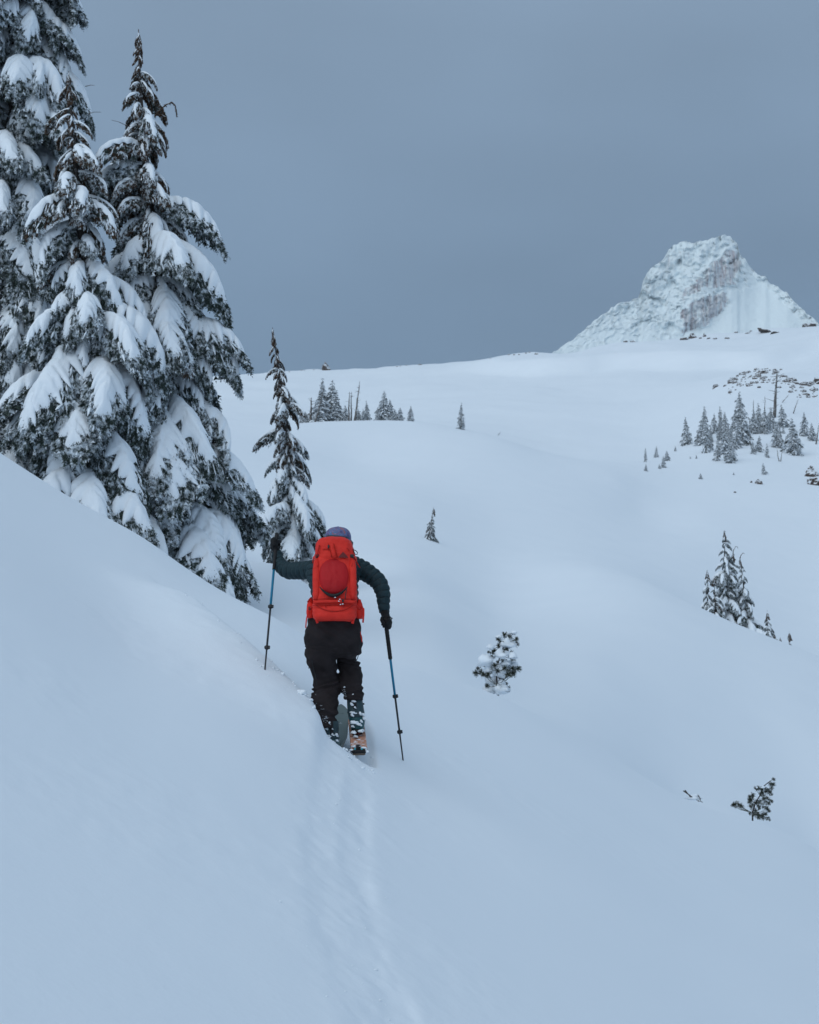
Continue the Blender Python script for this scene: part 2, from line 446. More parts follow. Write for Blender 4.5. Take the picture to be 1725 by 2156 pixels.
    t = m.node_tree; b = t.nodes['Principled BSDF']; b.inputs['Roughness'].default_value = 0.85; b.inputs['Specular IOR Level'].default_value = 0.1
    at = t.nodes.new('ShaderNodeAttribute'); at.attribute_name = 'rock'
    tcn = t.nodes.new('ShaderNodeTexCoord'); mpn = t.nodes.new('ShaderNodeMapping'); mpn.inputs['Scale'].default_value = (0.42, 0.04, 0.035)
    n = t.nodes.new('ShaderNodeTexNoise'); n.inputs['Scale'].default_value = 1.0; n.inputs['Detail'].default_value = 6; n.inputs['Roughness'].default_value = 0.65
    t.links.new(tcn.outputs['Object'], mpn.inputs[0]); t.links.new(mpn.outputs[0], n.inputs['Vector'])
    ad = t.nodes.new('ShaderNodeMath'); ad.operation = 'MULTIPLY_ADD'; ad.inputs[1].default_value = 0.5
    t.links.new(at.outputs['Fac'], ad.inputs[0]); t.links.new(n.outputs['Fac'], ad.inputs[2])
    mr_ = t.nodes.new('ShaderNodeMapRange'); mr_.inputs[1].default_value = 0.84; mr_.inputs[2].default_value = 1.16
    t.links.new(ad.outputs[0], mr_.inputs[0])
    mf = t.nodes.new('ShaderNodeMix'); mf.data_type = 'RGBA'
    mf.inputs[6].default_value = (0.74, 0.83, 0.87, 1); mf.inputs[7].default_value = (0.36, 0.29, 0.32, 1)
    t.links.new(mr_.outputs[0], mf.inputs['Factor']); t.links.new(mf.outputs[2], b.inputs['Base Color'])
    me = bpy.data.meshes.new('mountain'); me.from_pydata([tuple(v) for v in verts + back], [], faces)
    a_ = me.attributes.new('rock', 'FLOAT', 'POINT')
    a_.data.foreach_set('value', np.concatenate([RK.ravel(), np.zeros(len(back))]).astype(np.float32))
    me.update()
    o = link('mountain', me, m)
    tag(o, 'craggy peak plastered with rime and snow above the ridge', None, None, 'structure')
build_mountain()

# ------------------------------------------------------------------ boughs of the snow laden hemlocks
def nrm(v):
    l = v.length
    return v / l if l > 1e-9 else Vector((0, 0, 1))
def tube_geo(path, rad, seg, V, Fc, cap=True):
    base = len(V); n = len(path)
    up = Vector((0, 0, 1))
    prev = None
    for i, p in enumerate(path):
        d = nrm(path[min(i + 1, n - 1)] - path[max(i - 1, 0)])
        if prev is None:
            a = d.cross(up)
            if a.length < 0.1: a = d.cross(Vector((1, 0, 0)))
            a = nrm(a)
        else:
            a = nrm(prev - d * prev.dot(d))
        prev = a; b = d.cross(a)
        r = rad[i] if isinstance(rad, (list, tuple)) else rad
        ra, rb = r if isinstance(r, tuple) else (r, r)
        for k in range(seg):
            t = 2 * math.pi * k / seg
            V.append(p + a * math.cos(t) * ra + b * math.sin(t) * rb)
    for i in range(n - 1):
        for k in range(seg):
            k2 = (k + 1) % seg
            Fc.append((base + i * seg + k, base + i * seg + k2, base + (i + 1) * seg + k2, base + (i + 1) * seg + k))
    if cap:
        Fc.append(tuple(base + k for k in range(seg))[::-1])
        Fc.append(tuple(base + (n - 1) * seg + k for k in range(seg)))

def bough_geo(L, W, seed, nspr, th0, th1, T, cones=0, grid=(26, 13), clumps=18, spl=(0.12, 0.26), cover=1.0, nf=5, K=4):
    rnd = random.Random(seed)
    N = 40
    xs, zs, th = [0.0], [0.0], []
    curl = rnd.uniform(-0.25, 0.25)
    for i in range(N):
        t = (i + .5) / N
        a = R(th0) - R(th0 + th1) * min(1, t ** 0.85 * 1.05)
        th.append(a); xs.append(xs[-1] + math.cos(a) * L / N); zs.append(zs[-1] + math.sin(a) * L / N)
    ph = rnd.uniform(0, 6); fr = nf + rnd.uniform(-.7, .7)
    def wid(t):
        w = (min(1, t / 0.42)) ** 0.7 if t < .42 else max(0.02, 1 - (t - .42) / .60) ** 0.75
        return W * (0.12 + 0.88 * w)
    def finger(t, sd):
        n_ = mnoise.noise(Vector((t * 3.3, sd * 3.0, seed * .77)))
        return min(1, max(0, abs(math.sin(math.pi * fr * t + ph + sd * .9 + 3.2 * n_)) ** 0.8 * (.72 + .9 * mnoise.noise(Vector((t * 6.1, sd * 7.0, seed * 1.31 + 4)))) + .12))
    def S(t, s):
        i = min(N - 1, int(t * N)); f = t * N - i
        x = xs[i] + (xs[i + 1] - xs[i]) * f; z = zs[i] + (zs[i + 1] - zs[i]) * f
        w = wid(t); sd = 1 if s > 0 else -1
        fg = finger(t, sd)
        y = w * s * 0.86 + curl * L * t * t
        x += abs(s) * w * 0.45 * (1 - t)
        z -= w * (0.92 + 0.38 * (1 - fg)) * abs(s) ** 1.7
        z += 0.03 * L * mnoise.noise(Vector((x * 3 / L, y * 3 / L, seed)))
        return Vector((x, y, z))
    FV, FF, FM = [], [], []
    tube_geo([S(t, 0) + Vector((0, 0, -.02 * L)) for t in (0, .2, .4, .6, .8, .97)], [0.014 * L, .012 * L, .010 * L, .008 * L, .006 * L, .003 * L], 4, FV, FF, False)
    FM += [1] * (len(FF) - len(FM))
    def sprig(p, d, l, mi):
        q = nrm(d.cross(Vector((rnd.uniform(-1, 1), rnd.uniform(-1, 1), rnd.uniform(-.4, .4)))))
        b = d.cross(q); c = p.copy(); st = l / K; dd = d.copy()
        w0 = 0.16 * l
        for k in range(K):
            tt = k / K
            nx = c + dd * st
            tw = q * math.cos(k * .9) + b * math.sin(k * .9) * .6
            for sg in (1, -1):
                ld = nrm(dd * 0.75 + tw * sg * .75 + Vector((0, 0, -.15)))
                ll = w0 * (1.25 - .65 * tt) * rnd.uniform(.8, 1.4)
                base = len(FV)
                FV.extend([c - dd * st * .12, c + dd * st * .72, c + ld * (ll + st * .5)])
                FF.append((base, base + 1, base + 2)); FM.append(mi)
            c = nx; dd = nrm(dd + Vector((0, 0, -.14)) + Vector((rnd.uniform(-.12, .12), rnd.uniform(-.12, .12), 0)))
        base = len(FV); FV.extend([c - q * w0 * .22, c + q * w0 * .22, c + dd * st * .6]); FF.append((base, base + 1, base + 2)); FM.append(mi)
    clp = []
    for k in range(nspr):
        t = min(.995, rnd.uniform(.04, 1.0) ** .85)
        s = rnd.choice((-1, 1)) * (rnd.random() ** .55) * 1.02
        sd = 1 if s > 0 else -1
        s *= (.62 + .38 * finger(t, sd))
        p = S(t, s); e_ = .02
        gt = nrm(S(min(1, t + e_), s) - S(max(0, t - e_), s)); gs = S(t, s + .05 * sd) - p
        d = nrm(gt * rnd.uniform(.25, .9) + nrm(gs) * abs(s) * rnd.uniform(.2, .8) + Vector((0, 0, -rnd.uniform(.5, 1.5))) + Vector((rnd.uniform(-.18, .18), rnd.uniform(-.18, .18), 0)))
        l = rnd.uniform(*spl) * (0.75 + .5 * (1 - t))
        mi = 0
        if cones and rnd.random() < cones: mi = 2
        sprig(p + Vector((0, 0, -.01 * L)), d, l * (0.75 if mi == 2 else 1), mi)
        if mi == 2:     # a small drooping cone
            c0 = p + d * l * .5
            base = len(FV); rr = .016 + rnd.random() * .008; hh = .055 + rnd.random() * .025
            for zz, ra in ((0, .35), (.3, 1), (.7, .8), (1, .1)):
                for kk in range(4): FV.append(c0 + Vector((math.cos(kk * 1.571) * rr * ra, math.sin(kk * 1.571) * rr * ra, -hh * zz)))
            for r_ in range(3):
                for kk in range(4):
                    k2 = (kk + 1) % 4; FF.append((base + r_ * 4 + kk, base + r_ * 4 + k2, base + r_ * 4 + 4 + k2, base + r_ * 4 + 4 + kk)); FM.append(2)
        clp.append((p, d, l, t, s))
    # ---- snow lying on the bough
    SV, SF = [], []
    if T > 0:
        nt_, ns_ = grid
        top, bot = [], []
        for i in range(nt_ + 1):
            t = 0.03 + (0.965 - .03) * i / nt_ * (0.9 + 0.1 * cover)
            rt, rb_ = [], []
            for j in range(ns_ + 1):
                s = -1 + 2 * j / ns_; sd = 1 if s > 0 else -1
                fg = finger(t, sd)
                e_ = cover * max(.12, 0.26 + 0.60 * fg + 0.40 * mnoise.noise(Vector((t * 9, sd * 5.0, seed * 1.7))))
                ss = s * e_
                p = S(t, ss)
                prof = max(0, 1 - abs(s) ** 2.4) ** .7 * max(0, math.sin(math.pi * min(1, .06 + (i / nt_) * .96))) ** .45
                lump = .80 + .75 * mnoise.noise(Vector((p.x * 3.2 / max(L, .6), p.y * 5.0 / max(L, .6), seed + 3))) + .25 * mnoise.noise(Vector((p.x * 11, p.y * 11, seed)))
                h = T * prof * max(.12, lump) * (.62 + .38 * fg if abs(s) > .25 else 1)
                g = S(min(1, t + .02), ss) - S(max(0, t - .02), ss); g2 = S(t, ss + .03) - S(t, ss - .03)
                nn = nrm(g.cross(g2))
                if nn.z < 0: nn = -nn
                nn = nrm(nn * .6 + Vector((0, 0, .55)))
                rt.append(len(SV)); SV.append(p + nn * (h + .002))
                rb_.append(len(SV)); SV.append(p - nn * .012 * L * (1 if prof > 0 else 0) - Vector((0, 0, .001)))
            top.append(rt); bot.append(rb_)
        for i in range(nt_):
            for j in range(ns_):
                SF.append((top[i][j], top[i + 1][j], top[i + 1][j + 1], top[i][j + 1]))
                SF.append((bot[i][j], bot[i][j + 1], bot[i + 1][j + 1], bot[i + 1][j]))
            for a in (0, ns_):
                q = (top[i][a], bot[i][a], bot[i + 1][a], top[i + 1][a]); SF.append(q if a == 0 else q[::-1])
        for i in (0, nt_):
            for j in range(ns_):
                q = (top[i][j], top[i][j + 1], bot[i][j + 1], bot[i][j]); SF.append(q if i == 0 else q[::-1])
    # clumps caught on the hanging sprays
    for k in range(clumps):
        p, d, l, t, s = rnd.choice(clp)
        c0 = p + d * l * rnd.uniform(.1, .7) + Vector((0, 0, .012))
        ln = l * rnd.uniform(.25, .5); wd = ln * rnd.uniform(.32, .55)
        if rnd.random() < .42: ln *= 1.9; wd *= .8; c0 = p + d * ln * .45
        q = nrm(d.cross(Vector((0, 0, 1)))); b = d.cross(q)
        base = len(SV)
        for zz, ra in ((-1, .15), (-.5, .8), (.3, 1), (1, .15)):
            for kk in range(5):
                a = kk * 1.2566; SV.append(c0 + d * ln * zz * .6 + (q * math.cos(a) + b * math.sin(a) * .6) * wd * ra * .5)
        for r_ in range(3):
            for kk in range(5):
                k2 = (kk + 1) % 5; SF.append((base + r_ * 5 + kk, base + r_ * 5 + k2, base + r_ * 5 + 5 + k2, base + r_ * 5 + 5 + kk))
    return (FV, FF, FM), (SV, SF)

def bough_variant(L, W, seed, nspr, th0, th1, T, **kw):
    (fv, ff, fm), (sv, sf) = bough_geo(L, W, seed, nspr, th0, th1, T, **kw)
    a = bpy.data.meshes.new('branch'); a.from_pydata([tuple(v) for v in fv], [], ff)
    a.polygons.foreach_set('material_index', fm); a.update()
    for m in (M_FOL, M_BARK, M_CONE): a.materials.append(m)
    b = bpy.data.meshes.new('snow_cap'); b.from_pydata([tuple(v) for v in sv], [], sf); b.update()
    b.materials.append(M_CAP); b.shade_smooth()
    return (L, a, b)
LIB = {'big': [], 'heavy': [], 'mid': [], 'small': [], 'conemid': [], 'conesmall': [], 'tip': []}
for i in range(7): LIB['big'].append(bough_variant(2.3, 0.56 + .10 * (i % 3), 100 + i, 760, 8 + 5 * (i % 2), 74 + 5 * (i % 3), 0.13, grid=(48, 20), clumps=80, spl=(.18, .44), cover=1.06 - .07 * (i % 3), nf=7 + i % 3))
for i in range(6): LIB['heavy'].append(bough_variant(2.2, 0.60 + .10 * (i % 3), 150 + i, 820, 4 + 6 * (i % 2), 78 + 4 * (i % 3), 0.17, grid=(52, 22), clumps=90, spl=(.18, .46), cover=1.16 - .06 * (i % 3), nf=8 + i % 3))
for i in range(7): LIB['mid'].append(bough_variant(1.5, 0.38 + .07 * (i % 3), 200 + i, 480, 5, 74 + 5 * (i % 3), 0.11, grid=(32, 16), clumps=64, spl=(.15, .36), cover=1.04 - .08 * (i % 3), nf=6 + i % 3))
for i in range(4): LIB['small'].append(bough_variant(0.85, 0.24, 300 + i, 240, 4, 74, 0.06, grid=(20, 10), clumps=46, spl=(.10, .23), cover=.8, nf=3))
for i in range(5): LIB['conemid'].append(bough_variant(1.3, 0.33, 400 + i, 420, 8, 68, 0.06, grid=(28, 14), clumps=80, cones=.42, spl=(.12, .27), cover=.66, nf=5))
for i in range(4): LIB['conesmall'].append(bough_variant(0.75, 0.20, 500 + i, 230, 0, 80, 0.04, grid=(18, 10), clumps=34, cones=.6, spl=(.09, .18), cover=.6, nf=4))
for i in range(3): LIB['tip'].append(bough_variant(0.42, 0.10, 600 + i, 90, -30, 86, 0.018, grid=(10, 6), clumps=10, cones=.8, spl=(.07, .13), cover=.5, nf=3))

def place_bough(root, kind, rnd, loc, azim, pitch, scale, roll=0.0, sz=1.0):
    L, a, b = rnd.choice(LIB[kind])
    o = bpy.data.objects.new('branch', a); COL.objects.link(o); o.parent = root
    m = Matrix.Rotation(azim, 4, 'Z') @ Matrix.Rotation(-pitch, 4, 'Y') @ Matrix.Rotation(roll, 4, 'X')
    o.matrix_local = Matrix.Translation(loc) @ m @ Matrix.Diagonal((scale, scale * sz * rnd.choice((-1, 1)), scale, 1))
    s = bpy.data.objects.new('snow_cap', b); COL.objects.link(s); s.parent = o
    return o

def big_tree(name, base, top, Rm, label, cat, group, seed, pw=1.7, cone_q=0.3, dense=1.0, hero=(), bend=0.0, heavy=1.0, qmax=1.0, step0=.15, tipn=True, kinds=None, nohvy=False):
    rnd = random.Random(seed)
    root = empty(name, base, label, cat, group)
    ax = top - base; H = ax.length
    def axis(q):       # q 0 top .. 1 base, local
        t = 1 - q
        return ax * t + Vector((math.sin(t * math.pi) * bend + .02 * H * .3 * math.sin(7 * t + seed), 0, 0))
    V, Fc = [], []
    tube_geo([axis(1 - i / 14) for i in range(15)], [max(.012, .022 * H * (1 - i / 14) ** .9) for i in range(15)], 8, V, Fc)
    pymesh('trunk', V, Fc, M_BARK, root)
    d = 0.12 * min(1, H / 8)
    ang = rnd.uniform(0, 6)
    while d < H * qmax:
        q = d / H
        Lh = Rm * (1 - (1 - q) ** pw) + .10 * min(1, H / 8)
        n = 3 if q < .06 else (4 if q < .15 else rnd.choice((5, 6)))
        n = max(3, int(round(n * dense)))
        for k in range(n):
            a = ang + 2 * math.pi * k / n + rnd.uniform(-.35, .35)
            want = Lh * (rnd.uniform(.5, 1.05) if rnd.random() < .72 else rnd.uniform(1.1, 1.5)) * (1 + .25 * math.sin(d * 1.9 + seed + a)) / 0.70
            want = min(want, 2.7)
            cone = q < cone_q * rnd.uniform(.7, 1.35)
            if want < .42: kind = 'tip' if cone else 'small'
            elif want < 1.0: kind = 'conesmall' if cone else 'small'
            elif want < 2.05: kind = 'conemid' if cone else 'mid'
            else: kind = 'conemid' if (cone and want < 2.0) else 'big'
            if kind == 'big' and not nohvy and rnd.random() < (q - .45) * 1.8: kind = 'heavy'
            if kinds: kind = rnd.choice(kinds)
            l0 = LIB[kind][0][0]
            place_bough(root, kind, rnd, axis(min(1, q + rnd.uniform(-.5, .5) * .02)), a, R(rnd.uniform(-14, 12)), want / l0, R(rnd.uniform(-12, 12)), rnd.uniform(.68, 1.0) * heavy)
        ang += 2.4
        d += (step0 + .20 * Lh + (.05 if q < .4 else -.03 * Lh)) * rnd.uniform(.6, 1.5)
    for (q, azd, kind, sc, pit) in hero:
        place_bough(root, kind, rnd, axis(q), R(azd), R(pit), sc, 0, 1.15)
    if tipn:
        for k in range(5):
            place_bough(root, 'tip', rnd, axis(0.004 + .006 * k), rnd.uniform(0, 6.28), R(-35), .5 + .12 * k)
    return root

EVG = 'snow laden hemlocks at the left'
D1 = 30.0
tR = big_tree('snowy_hemlock', P(404, 1420, D1), P(298, 62, D1), 2.4,
    'tall hemlock with a thin brown cone covered spire, right of the big snowy trees', 'tree', EVG, 11, 1.42, .42,
    hero=((.47, 4, 'big', 1.05, 14), (.485, -8, 'big', .95, 8), (.66, -18, 'big', 1.05, 6), (.78, -55, 'big', 1.1, 0), (.88, -30, 'heavy', 1.05, 2), (.93, -75, 'heavy', 1.1, 4), (.80, -6, 'big', .95, 2), (.87, -14, 'big', 1.0, 4), (.93, -28, 'big', 1.12, 6), (.975, -8, 'heavy', 1.05, 10), (.97, -35, 'big', 1.1, 6), (.9, -100, 'heavy', 1.15, 0), (.85, -60, 'heavy', 1.05, 6), (.72, -95, 'heavy', 1.0, 6)), bend=-.15, dense=1.3)
tM = big_tree('snowy_hemlock', P(215, 1340, D1 - 1.6), P(152, 150, D1 - 1.6), 2.0,
    'middle hemlock with brown cones near its bent top, between two taller snowy trees', 'tree', EVG, 23, 1.5, .36,
    hero=((.72, -85, 'big', 1.1, 0), (.6, -100, 'big', 1.0, 5), (.55, -160, 'big', 1.1, 10), (.8, -150, 'big', 1.1, 0)), dense=1.3)
tL = big_tree('snowy_hemlock', P(-10, 1300, D1 + 2.5), P(62, -420, D1 + 2.5), 3.5,
    'largest dark hemlock at the left edge whose top is cut off by the frame', 'tree', EVG, 38, 1.5, .10, dense=1.35, step0=.05)
tN = big_tree('snowy_hemlock', P(640, 1290, 46), P(577, 690, 46), 1.22,
    'slender hemlock with a brown spire standing behind the skier\'s raised hand', 'tree', None, 41, 1.2, .42, step0=.18, kinds=None, nohvy=True)
# a bare hooked shoot and thin twigs near the spire
def twig_on(root, pts, r0, y, mat_=None, buds=0, name='twig'):
    path = [P(u, v, y) for u, v in pts]
    n = len(path); V, Fc = [], []
    tube_geo(path, [r0 * (1 - .6 * i / (n - 1)) for i in range(n)], 5, V, Fc)
    rnd = random.Random(len(pts))
    for i in range(buds):
        t = rnd.random() * (n - 1); k = min(n - 2, int(t)); p = path[k].lerp(path[k + 1], t - k)
        d = Vector((rnd.uniform(-1, 1), rnd.uniform(-1, 1), rnd.uniform(-1, .2))) * r0 * 2.4
        b = len(V); e_ = Vector((0, 0, r0)); f_ = Vector((r0, 0, 0)); V += [p - e_, p + e_, p + d, p + f_]; Fc += [(b, b + 1, b + 2), (b + 3, b, b + 2), (b + 1, b + 3, b + 2)]
    world_mesh(name, V, Fc, mat_ or M_CONE, root)
twig_on(tR, [(327, 245), (333, 236), (342, 227), (352, 219), (362, 215), (369, 222), (371, 233), (372, 247)], .022, D1, buds=60)
twig_on(tR, [(330, 243), (339, 241), (350, 247)], .018, D1, buds=20)
twig_on(tR, [(280, 269), (262, 262), (249, 256), (236, 253)], .010, D1)
twig_on(tL, [(186, 240), (198, 236), (214, 236)], .010, D1 + 1)
twig_on(tL, [(180, 182), (192, 179), (200, 180)], .010, D1 + 1)

# ------------------------------------------------------------------ finding the ground along a sight line
def hit(u, v, y0=5.0, y1=1500.0):
    ys = np.geomspace(y0, y1, 900)
    d = P(u, v, 1.0); X = d.x * ys; Zr = d.z * ys
    gap = Zr - ground(X, ys)
    idx = np.where((gap[:-1] > 0) & (gap[1:] <= 0))[0]
    if len(idx): i = idx[0]; t = gap[i] / (gap[i] - gap[i + 1]); y = ys[i] + (ys[i + 1] - ys[i]) * t
    else:
        y = ys[int(np.argmin(np.where(ys > y0 * 1.05, np.abs(gap) / ys, 9)))]
    return Vector((d.x * y, y, float(ground(np.array([d.x * y]), np.array([y]))[0])))

def skyline(u, v):
    ys = np.geomspace(420, 1150, 400); d = P(u, v, 1.0)
    z = ground(d.x * ys, ys); i = int(np.argmax(z / ys)); return ys[i] * .995
# ------------------------------------------------------------------ smaller trees of the same kind on the lower ridge
LOW = 'hemlocks behind the snow crest at the right'
def ridge_tree(bu, bv, tu, tv, y, Rm, label, seed, kinds, pw=1.2, step0=.17, group=LOW, coneq=.25, dense=.8):
    g = P(bu, bv, y); g.z = gz(g.x, y) - .15
    t = P(tu, tv, y)
    return big_tree('hemlock', g, t, Rm, label, 'tree', group, seed, pw, coneq, dense, kinds=kinds, step0=step0)
KS = ('small', 'small', 'conesmall')
ridge_tree(1533, 1308, 1524, 1116, 66, .95, 'tallest hemlock of the clump behind the right snow crest', 51, ('small', 'small', 'mid'), 1.1)
tB = ridge_tree(1549, 1318, 1543, 1164, 67, .85, 'hemlock with a hooked tip in the middle of the right clump', 52, ('small', 'small', 'mid'), 1.1)
tC = ridge_tree(1577, 1332, 1558, 1174, 66, .95, 'hemlock with a curled tip at the right side of the clump', 53, ('small', 'mid'), 1.1)
ridge_tree(1490, 1288, 1490, 1200, 66, .50, 'short hemlock at the left end of the clump on the right crest', 54, KS)
ridge_tree(1506, 1298, 1505, 1212, 65, .48, 'second small hemlock from the left end of the right clump', 55, KS)
ridge_tree(1618, 1352, 1616, 1286, 63, .40, 'small lone hemlock standing just right of the big clump', 56, KS)
ridge_tree(1631, 1357, 1630, 1332, 63, .25, 'stubby young hemlock touching the small lone one on its right', 57, ('small',), dense=.6)
ridge_tree(1643, 1360, 1643, 1342, 63, .2, 'tiny forked sapling between two small spires on the right crest', 58, ('small',), dense=.6)
ridge_tree(1662, 1364, 1662, 1330, 63, .18, 'thin little spire at the far right end of the crest', 59, ('tip', 'conesmall'), dense=.8)
twig_on(tB, [(1543, 1168), (1545, 1158), (1549, 1151), (1553, 1151), (1554, 1155)], .022, 67)
twig_on(tC, [(1558, 1176), (1561, 1168), (1565, 1164), (1568, 1166)], .022, 66)
g = hit(900, 1135, 40); g.z -= .1
big_tree('hemlock', g, P(914, 1068, g.y), .36, 'small leaning hemlock alone on the slope above the skier\'s right shoulder', 'tree', None, 61, .9, .2, 1.0, kinds=('small', 'conesmall'), step0=.08)

# ------------------------------------------------------------------ far conifers: crown, snow and trunk, copied
def far_variant(seed, H, Rb, ragged):
    rnd = random.Random(seed)
    FV, FF, SV, SF = [], [], [], []
    nw = int(H * 2.7)
    for w in range(nw):
        q = (w + .5) / nw; n = 6 if q > .2 else 4
        for k in range(n):
            if rnd.random() < ragged: continue
            L = (Rb * (q ** .8) + .12) * rnd.uniform(.6, 1.3)
            (fv, ff, fm), (sv, sf) = bough_geo(L, L * .36, rnd.randint(0, 9999), 17, 5, 55, .05 * L + .02, grid=(5, 3), clumps=2, spl=(.20 * L + .06, .40 * L + .08), cover=.75, nf=2, K=2)
            M_ = Matrix.Translation((0, 0, H * (1 - q) + rnd.uniform(-.1, .1))) @ Matrix.Rotation(k * 6.283 / n + w * 2.4 + rnd.uniform(-.3, .3), 4, 'Z') @ Matrix.Rotation(R(rnd.uniform(-15, 15)), 4, 'Y')
            b = len(FV); FV += [M_ @ v for v in fv]; FF += [tuple(b + i for i in f) for f in ff]
            b = len(SV); SV += [M_ @ v for v in sv]; SF += [tuple(b + i for i in f) for f in sf]
    TV, TF = [], []
    tube_geo([Vector((.04 * math.sin(i + seed), 0, H * i / 8 - .4)) for i in range(9)], [.11 * H / 6 * (1 - i / 8.5) + .01 for i in range(9)], 6, TV, TF)
    ms = []
    for nm, v, f, m in (('trunk', TV, TF, M_FARBARK), ('crown', FV, FF, M_FARFOL), ('snow_cover', SV, SF, M_CAP)):
        me = bpy.data.meshes.new(nm); me.from_pydata([tuple(x) for x in v], [], f); me.materials.append(m); me.update()
        if nm == 'snow_cover': me.shade_smooth()
        ms.append(me)
    return H, ms
FARV = [far_variant(70 + i, 6.0, (1.15, 1.45, 1.0, 1.6, 1.3, 1.5)[i], (.05, .05, .12, .18, .1, .25)[i]) for i in range(6)]
def far_tree(u, vt, vb, label, group, vi, y0=150, lean=0.0, wide=1.0, cat='tree', y=None):
    p = hit(u, vb, y0) if y is None else P(u, vb, y)
    if y is not None: p.z = gz(p.x, p.y)
    H, ms = FARV[vi % len(FARV)]
    h = max(.5, (vb - vt) / F * p.y * 1.0)
    s = h / H
    root = empty('conifer', p, label, cat, group)
    rr = random.Random(vi * 7 + int(u))
    root.rotation_euler = (0, lean + rr.gauss(0, .05), 0)
    for me in ms:
        o = bpy.data.objects.new(me.name, me); COL.objects.link(o); o.parent = root
        o.scale = (s * wide, s * wide, s); o.rotation_euler = (0, 0, rr.uniform(0, 6.28))
    return root
def zr(X, Y): return 1311 + X * .24, 759 + Y * .24
GR = 'frosted conifers scattered below the rocky band'
RC = [((1035, 600), 255, 3, 1.0, 'tallest frosted conifer of the grove below the rocky band'),
      ((565, 740), 480, 1, .9, 'frosted conifer standing apart at the left end of the grove'),
      ((715, 700), 385, 0, 1.1, 'tall narrow conifer at the left side of the grove'),
      ((1410, 580), 375, 5, 1.5, 'broad ragged conifer directly right of the tall dead trunk'),
      ((1500, 820), 490, 1, 1.3, 'conifer low at the right, apart in front of the grove'),
      ((1600, 660), 440, 4, 1.2, 'left one of two small conifers near the right edge of the picture'),
      ((1662, 700), 540, 3, 1.2, 'right one of two small conifers near the right edge of the picture'),
      ((200, 890), 760, 2, .9, 'slim spire at the far left of the scattered small conifers'),
      ((295, 850), 745, 5, 1.1, 'sparse little conifer right of the slim spire'),
      ((1245, 1000), 895, 5, 1.5, 'stunted forked conifer above the dark boulder'),
      ((685, 1040), 985, 1, 1.6, 'tiny lone conifer on the open snow below the grove')]
for i, ((X, Yb), Yt, vi, w, lab) in enumerate(RC):
    u, vb = zr(X, Yb); far_tree(u, zr(X, Yt)[1], vb, lab, GR, vi, wide=w)
RC2 = [(735,480,810),(690,500,740),(805,455,640),(860,390,640),(915,435,700),(1060,420,740),(830,650,880),(890,600,830),(960,640,880),(1000,500,770),(950,560,700),(1160,420,640),(1200,360,600),
       (1250,400,640),(1300,400,600),(1350,520,760),(1390,560,770),(1190,650,800),(1270,720,850),(1145,700,820),(770,560,720),(1090,520,660),(980,420,620),(1120,500,640),(1330,480,600),(1020,560,720),(1075,600,730),(760,600,790),(860,520,700),(920,560,720),(1180,470,610),(1290,480,630),(1230,460,610),(1410,560,640),(940,680,900),(1440,660,760)]
ORD = ['leftmost', 'second', 'third', 'fourth', 'fifth', 'sixth', 'seventh', 'eighth', 'ninth', 'tenth', 'eleventh', 'twelfth', 'thirteenth', 'fourteenth', 'fifteenth', 'sixteenth', 'seventeenth', 'eighteenth', 'nineteenth', 'twentieth']
def row_of(Yb): return 'back' if Yb <= 665 else ('middle' if Yb <= 765 else 'front')
for i, (X, Yt, Yb) in enumerate(RC2):
    rw = row_of(Yb); k_ = sorted(q[0] + q[1] * .001 for q in RC2 if row_of(q[2]) == rw).index(X + Yt * .001)
    lab_ = ('%s frosted conifer of the crowded %s row in the right grove' % (ORD[k_], rw)) if k_ == 0 else ('frosted conifer, %s from the left in the crowded %s row of the right grove' % (ORD[k_], rw))
    u, vb = zr(X, Yb); far_tree(u, zr(X, Yt)[1], vb, lab_, GR, i + 2, wide=.85 + .5 * ((i * 37) % 10) / 10)
for i, (X, Yt, Yb) in enumerate([(205,905,970),(390,785,880),(360,830,940),(325,905,950),(465,750,795),(648,825,860),(975,975,1005),(595,840,862)]):
    lab_ = ['stubby leaning sapling just below the slim spire at the far left', 'right and taller of a touching pair of little saplings left of the grove', 'left of a touching pair of little saplings left of the grove', 'tiny sapling at the lower left foot of the touching pair', 'tiny lone sapling halfway between the pair and the grove',
            'tiny bushy sapling on bare snow below the apart conifer', 'smallest sapling directly under the front of the grove', 'faint tiny sapling beside the bushy one left of the grove'][i]
    u, vb = zr(X, Yb); far_tree(u, zr(X, Yt)[1], vb, lab_, 'tiny saplings left of the grove', i, wide=1.5)
def zl(X, Y): return 517.5 + X * .36, 655.5 + Y * .36
GL = 'frosted conifers on the flat topped snow knoll'
for i, (X, Yt, Yb, w, lab) in enumerate([
    (455,400,672,1.1,'left of the two tallest frosted conifers on the snow knoll'),(500,415,672,1.2,'right of the two tallest frosted conifers on the snow knoll'),
    (325,575,676,1.0,'small frosted conifer at the left end of the knoll'),(805,490,672,1.2,'pointed conifer at the middle right of the knoll'),
    (965,573,668,1.3,'leaning sparse conifer at the right end of the knoll'),(710,550,672,1.0,'short conifer right of the leaning dead pole')]):
    u, vb = zl(X, Yb); far_tree(u, zl(X, Yt)[1], vb, lab, GL, i, y=214, wide=w)
